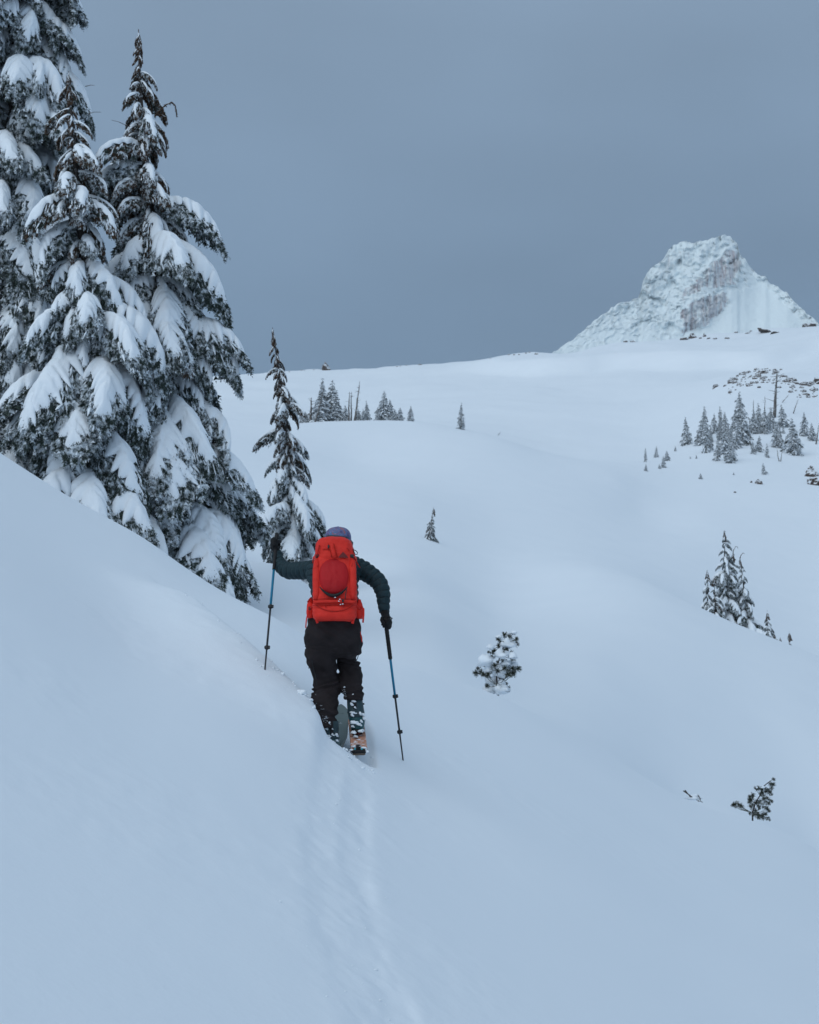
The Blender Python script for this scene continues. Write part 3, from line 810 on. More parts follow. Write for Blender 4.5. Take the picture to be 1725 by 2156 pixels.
for i, (X, Yt, Yb) in enumerate([(430,470,672),(530,480,672),(355,600,672),(585,575,672),(690,600,672),(850,545,672),(900,590,672),(770,590,672),(660,600,672),(870,600,672),(560,600,672)]):
    lab_ = ['conifer on the left shoulder of the two tallest knoll trees', 'broad conifer on the right shoulder of the two tallest knoll trees', 'low conifer beside the short dead trunk on the knoll', 'low conifer left of the pair of dead poles on the knoll', 'low conifer tucked left of the short pointed one on the knoll', 'bushy conifer leaning on the right side of the pointed middle right tree',
            'low spreading conifer right of the bushy one on the knoll', 'low conifer at the left foot of the pointed middle right tree', 'low mound like conifer beside the tall leaning dead pole', 'lowest conifer between the two right bushes on the knoll', 'low conifer between the tallest pair and the dead poles'][i]
    u, vb = zl(X, Yb); far_tree(u, zl(X, Yt)[1], vb, lab_, GL, i + 1, y=212 + i % 3, wide=1.6)
u, vb = zl(1257, 690); far_tree(u, zl(1257, 525)[1], vb, 'single frosted conifer alone on the snowfield right of the knoll', None, 0, wide=.9)
u, vb = zl(1478, 725); far_tree(u, zl(1478, 698)[1], vb, 'tiny leaning seedling on the snowfield right of the lone conifer', None, 2, lean=.5, wide=.9)

# ------------------------------------------------------------------ dead trunks
def snag(pt, pb, r0, label, group, stubs=14, seed=0, y=None, y0=150):
    rnd = random.Random(seed)
    b = hit(pb[0], pb[1], y0) if y is None else P(pb[0], pb[1], y)
    if y is not None: b.z = gz(b.x, b.y) - .2
    t = P(pt[0], pt[1], b.y)
    root = empty('dead_tree', b, label, 'dead tree', group)
    V, Fc = [], []; ax = t - b
    tube_geo([b + ax * (i / 8) + Vector((rnd.uniform(-.05, .05), 0, 0)) for i in range(9)], [r0 * (1 - .75 * i / 8) for i in range(9)], 7, V, Fc)
    world_mesh('trunk', V, Fc, M_FARBARK, root)
    V, Fc = [], []
    for k in range(stubs):
        q = rnd.uniform(.2, 1); a = rnd.uniform(0, 6.28); p = b + ax * q; l = rnd.uniform(.3, 1.0) * r0 * 5
        tube_geo([p, p + Vector((math.cos(a) * l, math.sin(a) * l, rnd.uniform(-.1, .5) * l))], [r0 * .18, r0 * .06], 4, V, Fc)
    world_mesh('branch_stub', V, Fc, M_FARBARK, root)
SG = 'dead trunks among the far conifers'
def S2(f, X0, Y0, X1, Y1): return f(X0, Y0), f(X1, Y1)
a, b = S2(zr, 1356, 90, 1332, 500); snag(a, b, .40, 'tall bare dead trunk rising above the right grove', SG, 22, 1)
a, b = S2(zr, 1150, 350, 1140, 600); snag(a, b, .16, 'thin dead pole just right of the tallest conifer in the grove', SG, 8, 2)
a, b = S2(zr, 1250, 320, 1247, 640); snag(a, b, .15, 'slender grey pole in the middle of the right grove', SG, 12, 3)
a, b = S2(zr, 1540, 340, 1500, 465); snag(a, b, .12, 'leaning twiggy dead stem up right of the grove', SG, 14, 4)
a, b = S2(zr, 1725, 550, 1697, 735); snag(a, b, .14, 'leaning dead pole at the right edge of the picture', SG, 3, 5)
a, b = S2(zr, 1355, 780, 1372, 885); snag(a, b, .09, 'left of two short bare sticks below the grove', SG, 3, 6)
a, b = S2(zr, 1400, 800, 1388, 885); snag(a, b, .09, 'right of two short bare sticks below the grove', SG, 3, 7)
a, b = S2(zr, 1108, 630, 1130, 775); snag(a, b, .09, 'thin bent stick at the foot of the tallest conifer', SG, 4, 8)
a, b = S2(zr, 1460, 300, 1400, 370); snag(a, b, .10, 'thin branch like dead stem beside the tall dead trunk', SG, 6, 9)
a, b = S2(zl, 385, 505, 378, 672); snag(a, b, .26, 'short dead trunk at the left end of the knoll', SG, 14, 10, y=211)
a, b = S2(zl, 458, 455, 405, 672); snag(a, b, .16, 'leaning dead pole in front of the two tallest knoll conifers', SG, 5, 11, y=209)
a, b = S2(zl, 607, 472, 603, 668); snag(a, b, .17, 'left of the upright pair of dead poles on the knoll', SG, 8, 12, y=210)
a, b = S2(zl, 619, 472, 617, 668); snag(a, b, .15, 'right of the upright pair of dead poles on the knoll', SG, 8, 13, y=211)
a, b = S2(zl, 668, 410, 637, 668); snag(a, b, .19, 'tall leaning dead pole with twigs at its top on the knoll', SG, 14, 14, y=210)

# ------------------------------------------------------------------ rocks
def rock_mesh(seed):
    bm = bmesh.new(); bmesh.ops.create_icosphere(bm, subdivisions=3, radius=1.0)
    for v in bm.verts:
        c = v.co.copy(); n1 = mnoise.noise(c * 1.1 + Vector((seed * 9, 0, 0))); n2 = mnoise.noise(c * 3.1 + Vector((0, seed * 5, 0)))
        v.co = c * (1 + .5 * n1 + .22 * n2); v.co.z = max(v.co.z, -.6)
    me = bpy.data.meshes.new('rock'); bm.to_mesh(me); bm.free(); me.materials.append(M_ROCK); return me
ROCKS = [rock_mesh(i) for i in range(6)]
_rc = [0]
def rock(u, v, wpx, hpx, label, group=None, y0=120, y=None):
    p = hit(u, v, y0) if y is None else P(u, v, y)
    if y is not None: p.z = gz(p.x, p.y)
    _rc[0] += 1; rr = random.Random(_rc[0])
    o = bpy.data.objects.new('rock', ROCKS[_rc[0] % 6]); COL.objects.link(o)
    k = p.y / F
    o.scale = (wpx * k * .68, wpx * k * .56 * rr.uniform(.8, 1.3), max(hpx * k * .8, .05))
    o.location = p + Vector((0, 0, .08 * hpx * k)); o.rotation_euler = (rr.uniform(-.2, .2), rr.uniform(-.3, .3), rr.uniform(0, 6.28))
    tag(o, label, 'rock', group); return o
for X, Y, w, h, lab in ((1650, 965, 50, 45, 'small dark rock above the pair of boulders at the right edge'), (1655, 1015, 100, 60, 'long dark boulder, middle of three at the right edge'),
                        (1700, 1090, 120, 80, 'largest dark boulder, lowest of three at the right edge'), (1198, 1082, 58, 48, 'dark brown boulder half buried below the grove'), (1130, 1072, 14, 22, 'small stone left of the brown boulder'), (987, 1160, 16, 16, 'single pebble like dark stone on open snow')):
    u, v = zr(X, Y); rock(u, v, w * .24, h * .24, lab, None, 100)
RB = 'dark stones sticking out of the rocky band'
rr = random.Random(4)
bandp = [(820,232,50,25),(798,248,18,12),(900,225,22,16),(950,190,45,30),(975,165,22,20),(1010,140,22,16),(1040,125,30,22),(1070,112,35,20),(1100,105,25,14),(1230,110,60,40),(1250,80,20,12),(1200,238,32,18),(1230,195,22,18),(1180,200,18,22),
         (1590,215,60,35),(1640,225,25,20),(1710,190,60,50),(1625,325,20,20),(1440,185,40,24),(1480,190,50,20),(1530,205,30,14),(1390,82,22,14),(1330,85,24,12),(1160,95,20,12)]
for X, Y, w, h in bandp:
    u, v = zr(X, Y); rock(u, v, w * .24, h * .24, 'dark stone sticking out of the snowy rocky band above the grove', RB, 250)
for i in range(190):
    X = rr.uniform(930, 1760); yt = 200 - 130 * math.exp(-((X - 1230) / 230) ** 2) if X < 1520 else 200
    Y = yt + (rr.random() ** 1.3) * 130
    u, v = zr(X, Y); s_ = rr.uniform(6, 18) if rr.random() < .8 else rr.uniform(18, 38); rock(u, v, s_ * .24, s_ * .8 * .24, 'dark stone sticking out of the snowy rocky band above the grove', RB, 250)
def zm(X, Y): return 1138.5 + X * .34, 469 + Y * .34
for X, Y, w, h, lab in ((1642, 775, 72, 66, 'large pointed boulder at the upper right below the peak'), (945, 715, 36, 36, 'pointed rock at the foot of the lower cliff'), (1670, 615, 62, 26, 'flat dark outcrop under the right ridge of the peak'),
                        (1400, 677, 92, 12, 'long thin strip of rock below the smooth face of the peak')):
    u, v = zm(X, Y); rock(u, v, w * .34, h * .34, lab, None, 500)
for X, Y, w, h in ((893,724,36,15),(1015,705,16,26),(990,718,16,12),(1157,718,22,11),(1210,634,18,14),(1300,604,12,10),(1285,684,24,7),(525,692,22,12),(570,692,22,10),(1390,804,25,12),(1325,808,40,10),(1240,820,30,7),(1540,808,30,7),(1575,805,22,10),(1080,718,26,8),(1040,719,16,8),(1450,684,40,5)):
    u, v = zm(X, Y); rock(u, v, w * .34, h * .34, 'small dark rock showing through the snow at the foot of the peak', 'small rocks below the peak', 500)
u, v = zl(470, 318); rock(u, v, 15, 17, 'brown knob of rock on the skyline above the knoll', None, y=skyline(u, v))
for X, Y, w, h in ((370,330,10,7),(330,332,8,6),(300,336,8,5),(345,334,6,5),(400,328,7,5),(885,308,9,6),(905,306,7,6),(940,300,8,5),(1018,321,18,8),(1430,303,8,5),(1540,290,10,6),(1570,283,12,6),(1600,276,8,7),(1640,268,10,6),(1660,262,8,6),(255,340,8,5),(1700,285,18,8)):
    u, v = zl(X, Y); rock(u, v + 2, w * .36, h * .4, 'tiny dark rock on the skyline of the far snow ridge', 'tiny rocks along the far ridge', y=skyline(u, v) * (1 - .004 * (X % 7)))

# ------------------------------------------------------------------ young pines in the near snow: stems with needle tufts and snow lumps
M_PINE = frosted('pine_needles', (0.030, 0.040, 0.026), (0.075, 0.085, 0.06), (0.62, 0.68, 0.74), 0.38, 20.0, 0.6)
def tuft_geo(V, Fc, c, d, r, n, rnd):
    for k in range(n):
        v = nrm(d * rnd.uniform(.2, 1.0) + Vector((rnd.gauss(0, .6), rnd.gauss(0, .6), rnd.gauss(0, .6))))
        q = nrm(v.cross(Vector((rnd.uniform(-1, 1), rnd.uniform(-1, 1), rnd.uniform(-1, 1))))) * r * .085
        b = len(V); l = r * rnd.uniform(.7, 1.25); V += [c - q, c + q, c + v * l + q * .3, c + v * l - q * .3]; Fc.append((b, b + 1, b + 2, b + 3))
def blob_geo(V, Fc, c, rx, ry, rz, seed, nu=9, nv=6):
    b = len(V)
    for i in range(nv + 1):
        th = math.pi * i / nv
        for j in range(nu):
            ph = 2 * math.pi * j / nu
            d = Vector((math.sin(th) * math.cos(ph), math.sin(th) * math.sin(ph), math.cos(th)))
            k = 1 + .75 * mnoise.noise(d * 1.3 + Vector((seed, seed * 2.3, 0))) + .3 * mnoise.noise(d * 3.1 + Vector((0, seed, 0)))
            V.append(c + Vector((d.x * rx * k, d.y * ry * k, d.z * rz * k * (1 if d.z > 0 else .6))))
    for i in range(nv):
        for j in range(nu):
            j2 = (j + 1) % nu; Fc.append((b + i * nu + j, b + (i + 1) * nu + j, b + (i + 1) * nu + j2, b + i * nu + j2))
def sapling(name, label, base, trunk, tufts, lumps, tr, dep, seed):
    rnd = random.Random(seed)
    root = empty(name, base, label, 'sapling')
    y = base.y
    tp = [P(u, v, y) for u, v in trunk]
    V, Fc = [], []
    tube_geo([base - Vector((0, 0, .2))] + tp, [.016] + [.015 * (1 - .7 * i / len(tp)) for i in range(len(tp))], 6, V, Fc)
    world_mesh('trunk', V, Fc, M_BARK, root)
    for (u, v) in tufts:
        yy = y + rnd.uniform(-dep, dep); c = P(u, v, yy)
        best = min(tp, key=lambda q: (q - c).length + max(0, q.z - c.z) * .8)
        V, Fc = [], []
        mid = best.lerp(c, .6) + Vector((0, 0, -.02))
        tube_geo([best, mid, c], [.006, .005, .004], 4, V, Fc)
        d = nrm(c - best)
        tuft_geo(V, Fc, c, nrm(d + Vector((0, 0, .2))), tr * rnd.uniform(.6, 1.35), 90, rnd)
        tuft_geo(V, Fc, mid.lerp(c, .6), nrm(d), tr * .7, 30, rnd)
        world_mesh('branch', V, Fc, M_PINE, root)
    for k, (u, v, r) in enumerate(lumps):
        V, Fc = [], []
        m = r * y / F
        blob_geo(V, Fc, P(u, v, y + rnd.uniform(-dep, dep) * .6), m, m, m * .85, k + seed, 12, 8)
        world_mesh('snow_lump', V, Fc, M_CAP, root)
    return root
def z7(X, Y): return 966 + X * .44 + (740 - Y) * .045, 1069.5 + Y * .44
g = hit(1052, 1452, 12)
yS = min(g.y, 24)
g = P(1052, 1458, yS); g.z = min(g.z, gz(g.x, g.y) + .05)
sapling('pine_sapling', 'round tufted young pine loaded with snow lumps on the slope right of the skier', g,
        [z7(195, 850), z7(185, 780), z7(195, 700), z7(215, 640), z7(235, 600)],
        [z7(*q) for q in ((205,610),(250,600),(180,630),(265,650),(228,622),(150,670),(185,665),(212,680),(245,700),(160,712),(100,770),(122,752),(92,790),(185,740),(212,730),(238,750),(190,780),(270,782),(284,770),(258,770),(150,800),(240,800),(265,797),(180,822),(215,825),(235,842),(150,852),(247,858),(165,862),(130,800),(140,690),(262,628),(255,720),(195,645),(170,690),(220,680),(175,755),(222,770),(205,810),(160,775),(262,790),(228,860),(200,855),(115,785))],
        [z7(q[0], q[1]) + (q[2] * .66,) for q in ((190,868,26),(215,872,24),(165,872,20),(235,878,14),(205,850,20),(228,650,24),(200,705,22),(132,738,25),(155,775,20),(205,785,28),(170,832,22),(262,758,18),(252,712,16),(145,668,12),(215,612,12),(250,598,9),(180,622,10),(225,805,16),(230,745,15))], .058, .22, 5)
def z8(X, Y): return 1414.5 + X * .148, 1607.7 + Y * .148
g = hit(1590, 1722, 12); yS = min(g.y, 26)
g = P(1584, 1722, yS); g.z = min(g.z, gz(g.x, g.y) + .03)
sapling('pine_sapling', 'small windswept pine sapling leaning right in the snow at the lower right', g,
        [z8(1150, 700), z8(1190, 560), z8(1260, 450), z8(1310, 320), z8(1400, 250), z8(1440, 225)],
        [z8(*q) for q in ((1445,225),(1400,290),(1435,290),(1415,355),(1200,355),(1235,358),(1280,380),(1330,350),(1370,370),(1290,420),(1340,400),(1390,410),(1420,440),(1270,440),(1350,490),(1400,520),(1420,540),(1300,510),(1340,540),(1375,570),(1110,480),(1150,460),(1130,520),(1110,550),(1210,530),(1250,550),(1160,590),(1130,620),(1230,600),(1245,640),(1310,620),(1350,650),(1385,680),(900,590),(940,570),(870,600),(960,590),(1000,610),(1190,670),(1220,710),(1115,710),(1170,730),(1250,740),(1230,770),(1290,730),(1330,720),(1370,770),(1385,800),(1280,760))],
        [z8(q[0], q[1]) + (q[2] * .148,) for q in ((1330,470,35),(1380,480,30),(1290,580,34),(1330,690,36),(1300,340,24),(1395,265,22),(1120,440,22),(1190,500,26),(930,555,22),(1240,690,26),(1210,345,16))], .055, .12, 9)
# bent twig under a little snow heap
g = hit(1462, 1688, 12); yS = min(g.y, 26); g = P(1462, 1690, yS)
tw = empty('bent_twig', g, 'bent bare twig with a little snow heap lying in the lower right slope', 'twig')
for pp in ([(1439, 1665), (1449, 1672), (1460, 1680), (1471, 1686), (1480, 1689)], [(1470, 1674), (1474, 1680), (1475, 1687)], [(1443, 1664), (1452, 1676)]):
    twig_on(tw, pp, .012, yS - .12, M_BARK, 6)
V, Fc = [], []
blob_geo(V, Fc, P(1459, 1680, yS - .02), .14, .12, .06, 3, 14, 9); world_mesh('snow_heap', V, Fc, M_CAP, tw)
# ================================================================== the skier
def fabric(name, col, col2, rough=.7, nscale=40, bump=.15, bscale=120, fac=(.3, .7)):
    return mat(name, col, rough, col2, nscale, bump, bscale, .15, fac)
M_JACKET = fabric('teal_quilted_nylon', (0.0145, 0.032, 0.040), (0.020, 0.042, 0.051), .6, 25, .3, 60)
M_GROOVE_SHADE = fabric('groove_shade_seam', (0.008, 0.014, 0.018), (0.012, 0.02, 0.024), .8)  # near black colour standing in for shade in the quilting grooves
M_PANTS = fabric('dark_brown_shell_fabric', (0.0155, 0.0125, 0.0135), (0.028, 0.0225, 0.024), .85, 9, .3, 30)
M_GLOVE = fabric('black_glove_leather', (0.007, 0.008, 0.009), (0.014, 0.015, 0.017), .6, 60, .4, 90)
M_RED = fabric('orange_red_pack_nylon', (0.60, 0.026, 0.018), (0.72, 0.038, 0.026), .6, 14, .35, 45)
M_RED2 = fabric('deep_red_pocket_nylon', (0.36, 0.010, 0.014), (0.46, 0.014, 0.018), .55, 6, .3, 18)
M_REDD = fabric('darker_red_webbing', (0.30, 0.012, 0.010), (0.45, 0.02, 0.015), .8)  # darker red for webbing, cords and seam lines
M_BUCK = mat('dark_plastic', (0.02, 0.022, 0.024), .45)
M_BLACK = mat('black_rubber', (0.008, 0.008, 0.009), .6)
M_LOGO = mat('dull_dark_patch', (0.14, 0.022, 0.022), .7)
M_TEAL = mat('teal_boot_shell', (0.010, 0.062, 0.072), .4, (0.014, 0.085, 0.095), 12, .1, 40)
M_BOOTD = mat('dark_boot_cuff', (0.022, 0.045, 0.055), .5, (0.03, 0.06, 0.07), 12, .2, 40)
M_BLUE = mat('blue_pole_paint', (0.006, 0.17, 0.30), .35)
M_POLE = mat('black_pole_metal', (0.012, 0.013, 0.016), .35, (0.03, 0.033, 0.04), 60)
M_SKIG = mat('grey_green_ski_top', (0.115, 0.155, 0.150), .5, (0.13, 0.17, 0.165), 5, .05, 50)
M_SKIB = mat('dull_ski_base', (0.12, 0.09, 0.06), .6, (0.17, 0.13, 0.10), 9)
M_SKIC = frosted('copper_ski_top', (0.42, 0.20, 0.13), (0.50, 0.25, 0.17), (0.75, 0.78, 0.83), .42, 30, .2)
M_MARK = mat('pale_print', (0.5, 0.56, 0.56), .5)
M_CYAN = mat('cyan_clip', (0.03, 0.38, 0.48), .4)
M_SKIN = mat('skin', (0.50, 0.30, 0.22), .5)
M_HAIR = mat('brown_hair', (0.05, 0.03, 0.02), .6)
M_EYE = mat('eye', (0.02, 0.02, 0.02), .2)
M_FLAKE = snow_mat('snow_clinging', bump=.4, scale=60, dist=.004)
# patterned hat
M_HAT = bpy.data.materials.new('paisley_hat_cloth'); M_HAT.use_nodes = True
t = M_HAT.node_tree; b = t.nodes['Principled BSDF']; b.inputs['Roughness'].default_value = .8
tcn = t.nodes.new('ShaderNodeTexCoord'); vo = t.nodes.new('ShaderNodeTexVoronoi'); vo.inputs['Scale'].default_value = 75
t.links.new(tcn.outputs['Object'], vo.inputs['Vector'])
nz2 = t.nodes.new('ShaderNodeTexNoise'); nz2.inputs['Scale'].default_value = 26; nz2.inputs['Detail'].default_value = 3
t.links.new(tcn.outputs['Object'], nz2.inputs['Vector'])
rp = t.nodes.new('ShaderNodeValToRGB'); rp.color_ramp.interpolation = 'LINEAR'
els = rp.color_ramp.elements
els[0].position = .30; els[0].color = (.035, .06, .17, 1); els[1].position = .70; els[1].color = (.36, .06, .07, 1)
for pos, c in ((.42, (.10, .09, .20)), (.48, (.17, .13, .25)), (.54, (.03, .16, .34)), (.60, (.24, .13, .18))):
    e = els.new(pos); e.color = (*c, 1)
t.links.new(nz2.outputs['Fac'], rp.inputs[0])
mxh = t.nodes.new('ShaderNodeMix'); mxh.data_type = 'RGBA'; mxh.inputs[7].default_value = (.40, .36, .56, 1)
mrh = t.nodes.new('ShaderNodeMapRange'); mrh.inputs[1].default_value = .32; mrh.inputs[2].default_value = .12; mrh.inputs[4].default_value = .6
t.links.new(vo.outputs['Distance'], mrh.inputs[0]); t.links.new(mrh.outputs[0], mxh.inputs['Factor']); t.links.new(rp.outputs[0], mxh.inputs[6]); t.links.new(mxh.outputs[2], b.inputs['Base Color'])

YB = 10.1
PX = YB / F
def interp_rings(rings, step):
    """rings: (u_left, u_right, v, ycentre, halfdepth) -> dense list (smooth)"""
    rings = sorted(rings, key=lambda r: r[2]); vs = np.array([r[2] for r in rings], float)
    out = []
    n = max(2, int((vs[-1] - vs[0]) / step))
    for i in range(n + 1):
        v = vs[0] + (vs[-1] - vs[0]) * i / n
        k = min(len(vs) - 2, max(0, int(np.searchsorted(vs, v, 'right') - 1))); f = (v - vs[k]) / (vs[k + 1] - vs[k])
        def cm(c):
            p0 = rings[max(0, k - 1)][c]; p1 = rings[k][c]; p2 = rings[k + 1][c]; p3 = rings[min(len(vs) - 1, k + 2)][c]
            m1 = (p2 - p0) / 2 if k > 0 else (p2 - p1) * .5; m2 = (p3 - p1) / 2 if k < len(vs) - 2 else (p2 - p1) * .5
            f2, f3 = f * f, f * f * f
            return (2 * f3 - 3 * f2 + 1) * p1 + (f3 - 2 * f2 + f) * m1 + (-2 * f3 + 3 * f2) * p2 + (f3 - f2) * m2
        out.append((cm(0), cm(1), v, cm(3), cm(4)))
    return out
def ring_loft(V, Fc, rings, seg=36, n=2.3, infl=None, caps=True):
    base = len(V)
    for (ul, ur, v, yc, hd) in rings:
        c = P((ul + ur) / 2, v, yc); hw = (ur - ul) / 2 * yc / F
        for k in range(seg):
            a = 2 * math.pi * k / seg; ca, sa = math.cos(a), math.sin(a)
            x = math.copysign(abs(ca) ** (2 / n), ca); yy = math.copysign(abs(sa) ** (2 / n), sa)
            g = 1 + (infl(v, a) if infl else 0)
            V.append(c + Vector((x * hw * g, yy * hd * g, 0)))
    m = len(rings)
    for i in range(m - 1):
        for k in range(seg):
            k2 = (k + 1) % seg
            Fc.append((base + i * seg + k, base + (i + 1) * seg + k, base + (i + 1) * seg + k2, base + i * seg + k2))
    if caps:
        Fc.append(tuple(base + k for k in range(seg))); Fc.append(tuple(base + (m - 1) * seg + k for k in range(seg))[::-1])
def dense_path(pts, n):
    """pts list of (Vector, radius) -> catmull rom"""
    P_ = [p for p, r in pts]; R_ = [r for p, r in pts]; out = []
    m = len(pts) - 1
    for i in range(n + 1):
        t = i / n * m; k = min(m - 1, int(t)); f = t - k
        p0 = P_[max(0, k - 1)]; p1 = P_[k]; p2 = P_[k + 1]; p3 = P_[min(m, k + 2)]
        p = .5 * ((2 * p1) + (p2 - p0) * f + (2 * p0 - 5 * p1 + 4 * p2 - p3) * f * f + (3 * p1 - p0 - 3 * p2 + p3) * f ** 3)
        out.append((p, R_[k] + (R_[k + 1] - R_[k]) * f))
    return out
def ellipsoid(V, Fc, c, rx, ry, rz, nu=18, nv=12, rot=None):
    b = len(V)
    for i in range(nv + 1):
        th = math.pi * i / nv
        for j in range(nu):
            ph = 2 * math.pi * j / nu
            d = Vector((math.sin(th) * math.cos(ph) * rx, math.sin(th) * math.sin(ph) * ry, math.cos(th) * rz))
            if rot: d = rot @ d
            V.append(c + d)
    for i in range(nv):
        for j in range(nu):
            j2 = (j + 1) % nu; Fc.append((b + i * nu + j, b + (i + 1) * nu + j, b + (i + 1) * nu + j2, b + i * nu + j2))
def fused(name, V, Fc, voxel, mats, parent, smooth_it=2, disp=None):
    """join overlapping closed shapes into one continuous skin"""
    me = bpy.data.meshes.new(name); me.from_pydata([tuple(v) for v in V], [], Fc); me.update()
    bm = bmesh.new(); bm.from_mesh(me); bmesh.ops.recalc_face_normals(bm, faces=bm.faces); bm.to_mesh(me); bm.free()
    tmp = bpy.data.objects.new(name + '_raw', me); COL.objects.link(tmp)
    md = tmp.modifiers.new('r', 'REMESH'); md.mode = 'VOXEL'; md.voxel_size = voxel
    if smooth_it:
        ms = tmp.modifiers.new('s', 'SMOOTH'); ms.iterations = smooth_it; ms.factor = .5
    dg = bpy.context.evaluated_depsgraph_get(); dg.update()
    nm = bpy.data.meshes.new_from_object(tmp.evaluated_get(dg))
    bpy.data.objects.remove(tmp)
    nm.name = name
    if disp:
        nm.update(); nor = [v.normal.copy() for v in nm.vertices]
        for v, n in zip(nm.vertices, nor): v.co = v.co + n * disp(v.co)
    l = Vector(); q = parent
    while q: l += Vector(q.location); q = q.parent
    for v in nm.vertices: v.co -= l
    nm.materials.clear(); nm.update()
    return link(name, nm, mats, parent)
def bevel_box(V, Fc, c, ax, ay, az):
    """rounded-ish box: c centre, ax ay az half axis vectors"""
    b = len(V); k = .78
    for sz in (-1, 1):
        for (sx, sy) in ((-1, -k), (-k, -1), (k, -1), (1, -k), (1, k), (k, 1), (-k, 1), (-1, k)):
            for s2 in ((.8, 1.0), (1.0, .7)):
                V.append(c + ax * sx * s2[0] + ay * sy * s2[0] + az * sz * s2[1])
    # rings: index = sz*16 + i*2 + s
    def id_(z, i, s): return b + z * 16 + (i % 8) * 2 + s
    for i in range(8):
        Fc.append((id_(0, i, 0), id_(0, i + 1, 0), id_(0, i + 1, 1), id_(0, i, 1)))
        Fc.append((id_(0, i, 1), id_(0, i + 1, 1), id_(1, i + 1, 1), id_(1, i, 1)))
        Fc.append((id_(1, i, 1), id_(1, i + 1, 1), id_(1, i + 1, 0), id_(1, i, 0)))
    Fc.append(tuple(id_(0, i, 0) for i in range(8))[::-1]); Fc.append(tuple(id_(1, i, 0) for i in range(8)))
def strap(V, Fc, pts, w, th=.004, side=Vector((1, 0, 0))):
    b = len(V); n = len(pts)
    for i, p in enumerate(pts):
        d = nrm(pts[min(i + 1, n - 1)] - pts[max(0, i - 1)])
        s = nrm(side - d * side.dot(d)); nn = d.cross(s)
        for a, c in ((-1, -1), (1, -1), (1, 1), (-1, 1)): V.append(p + s * a * w / 2 + nn * c * th / 2)
    for i in range(n - 1):
        for k in range(4):
            k2 = (k + 1) % 4; Fc.append((b + i * 4 + k, b + i * 4 + k2, b + (i + 1) * 4 + k2, b + (i + 1) * 4 + k))
    Fc.append((b, b + 1, b + 2, b + 3)[::-1]); Fc.append(tuple(b + (n - 1) * 4 + k for k in range(4)))

person = empty('person', P(712, 1560, YB), 'person in a teal quilted jacket and dark trousers striding uphill away on skis', 'person')
# ---- arms (shared by body and jacket)
LA = [(P(672, 1198, 10.28), 22), (P(652, 1200, 10.33), 20.5), (P(630, 1201, 10.40), 19.5), (P(606, 1201, 10.47), 18.5), (P(592, 1191, 10.53), 16.0), (P(585, 1176, 10.58), 13.0), (P(583, 1162, 10.61), 11.2)]
RA = [(P(738, 1190, 10.28), 23), (P(757, 1198, 10.27), 22.5), (P(776, 1208, 10.24), 20.5), (P(796, 1224, 10.20), 18.5), (P(806, 1246, 10.16), 16.2), (P(808, 1270, 10.14), 13.6), (P(809.5, 1290, 10.14), 11.4)]
def arm(pts, k, ribs=0, n=90):
    dp = dense_path([(p, r * PX * k) for p, r in pts], n)
    L = 0; out = []; prev = dp[0][0]
    for p, r in dp:
        L += (p - prev).length; prev = p
        g = 1.0
        if ribs: g = .82 + .20 * abs(math.sin(math.pi * L / ribs)) ** .45
        out.append((p, r * g))
    return out
# body: one continuous surface, mostly under the clothes
V, Fc = [], []
torso = [(672, 740, 1300, 10.06, .085), (664, 745, 1262, 10.10, .09), (656, 750, 1222, 10.18, .10), (655, 756, 1195, 10.26, .10), (676, 742, 1172, 10.33, .085), (696, 726, 1160, 10.37, .055), (699, 723, 1148, 10.40, .05)]
ring_loft(V, Fc, interp_rings(torso, 8), 20, 2.2)
ring_loft(V, Fc, interp_rings([(655, 750, 1285, 10.07, .09), (650, 756, 1330, 10.06, .11), (655, 750, 1372, 10.08, .10)], 8), 20, 2.2)
for pts_ in (LA, RA):
    dp = arm(pts_, .72); tube_geo([p for p, r in dp], [r for p, r in dp], 12, V, Fc)
for rr_ in ([(650, 705, 1355, 10.08, .085), (664, 708, 1440, 10.2, .06), (668, 704, 1500, 10.06, .05), (684, 706, 1560, 9.98, .045)], [(716, 752, 1355, 10.14, .075), (716, 746, 1388, 10.22, .07), (724, 753, 1420, 10.24, .06), (732, 760, 1475, 10.17, .05), (740, 764, 1532, 10.12, .045)]):
    ring_loft(V, Fc, interp_rings(rr_, 8), 16, 2.1)
hc = P(712, 1134, 10.43)
ellipsoid(V, Fc, hc + Vector((0, 0, -.02)), .078, .094, .098)
ellipsoid(V, Fc, hc + Vector((0, .02, -.06)), .062, .085, .065)
ellipsoid(V, Fc, hc + Vector((0, .105, -.03)), .014, .024, .026, 8, 6)      # nose
for sx in (-1, 1): ellipsoid(V, Fc, hc + Vector((sx * .083, .0, -.03)), .012, .022, .034, 8, 6)
ellipsoid(V, Fc, hc + Vector((0, .092, -.075)), .026, .012, .008, 8, 6)
body = fused('body', V, Fc, .009, M_SKIN, person, 2)
V, Fc = [], []
for sx in (-1, 1): ellipsoid(V, Fc, hc + Vector((sx * .031, .088, .004)), .014, .012, .008, 8, 6)
world_mesh('eyes', V, Fc, M_EYE, body)
V, Fc = [], []
ellipsoid(V, Fc, hc + Vector((0, -.018, -.035)), .084, .090, .10)
ellipsoid(V, Fc, P(714, 1152, 10.37), .055, .04, .05)
def cut_low(co): return 0
world_mesh('hair', V, Fc, M_HAIR, person)
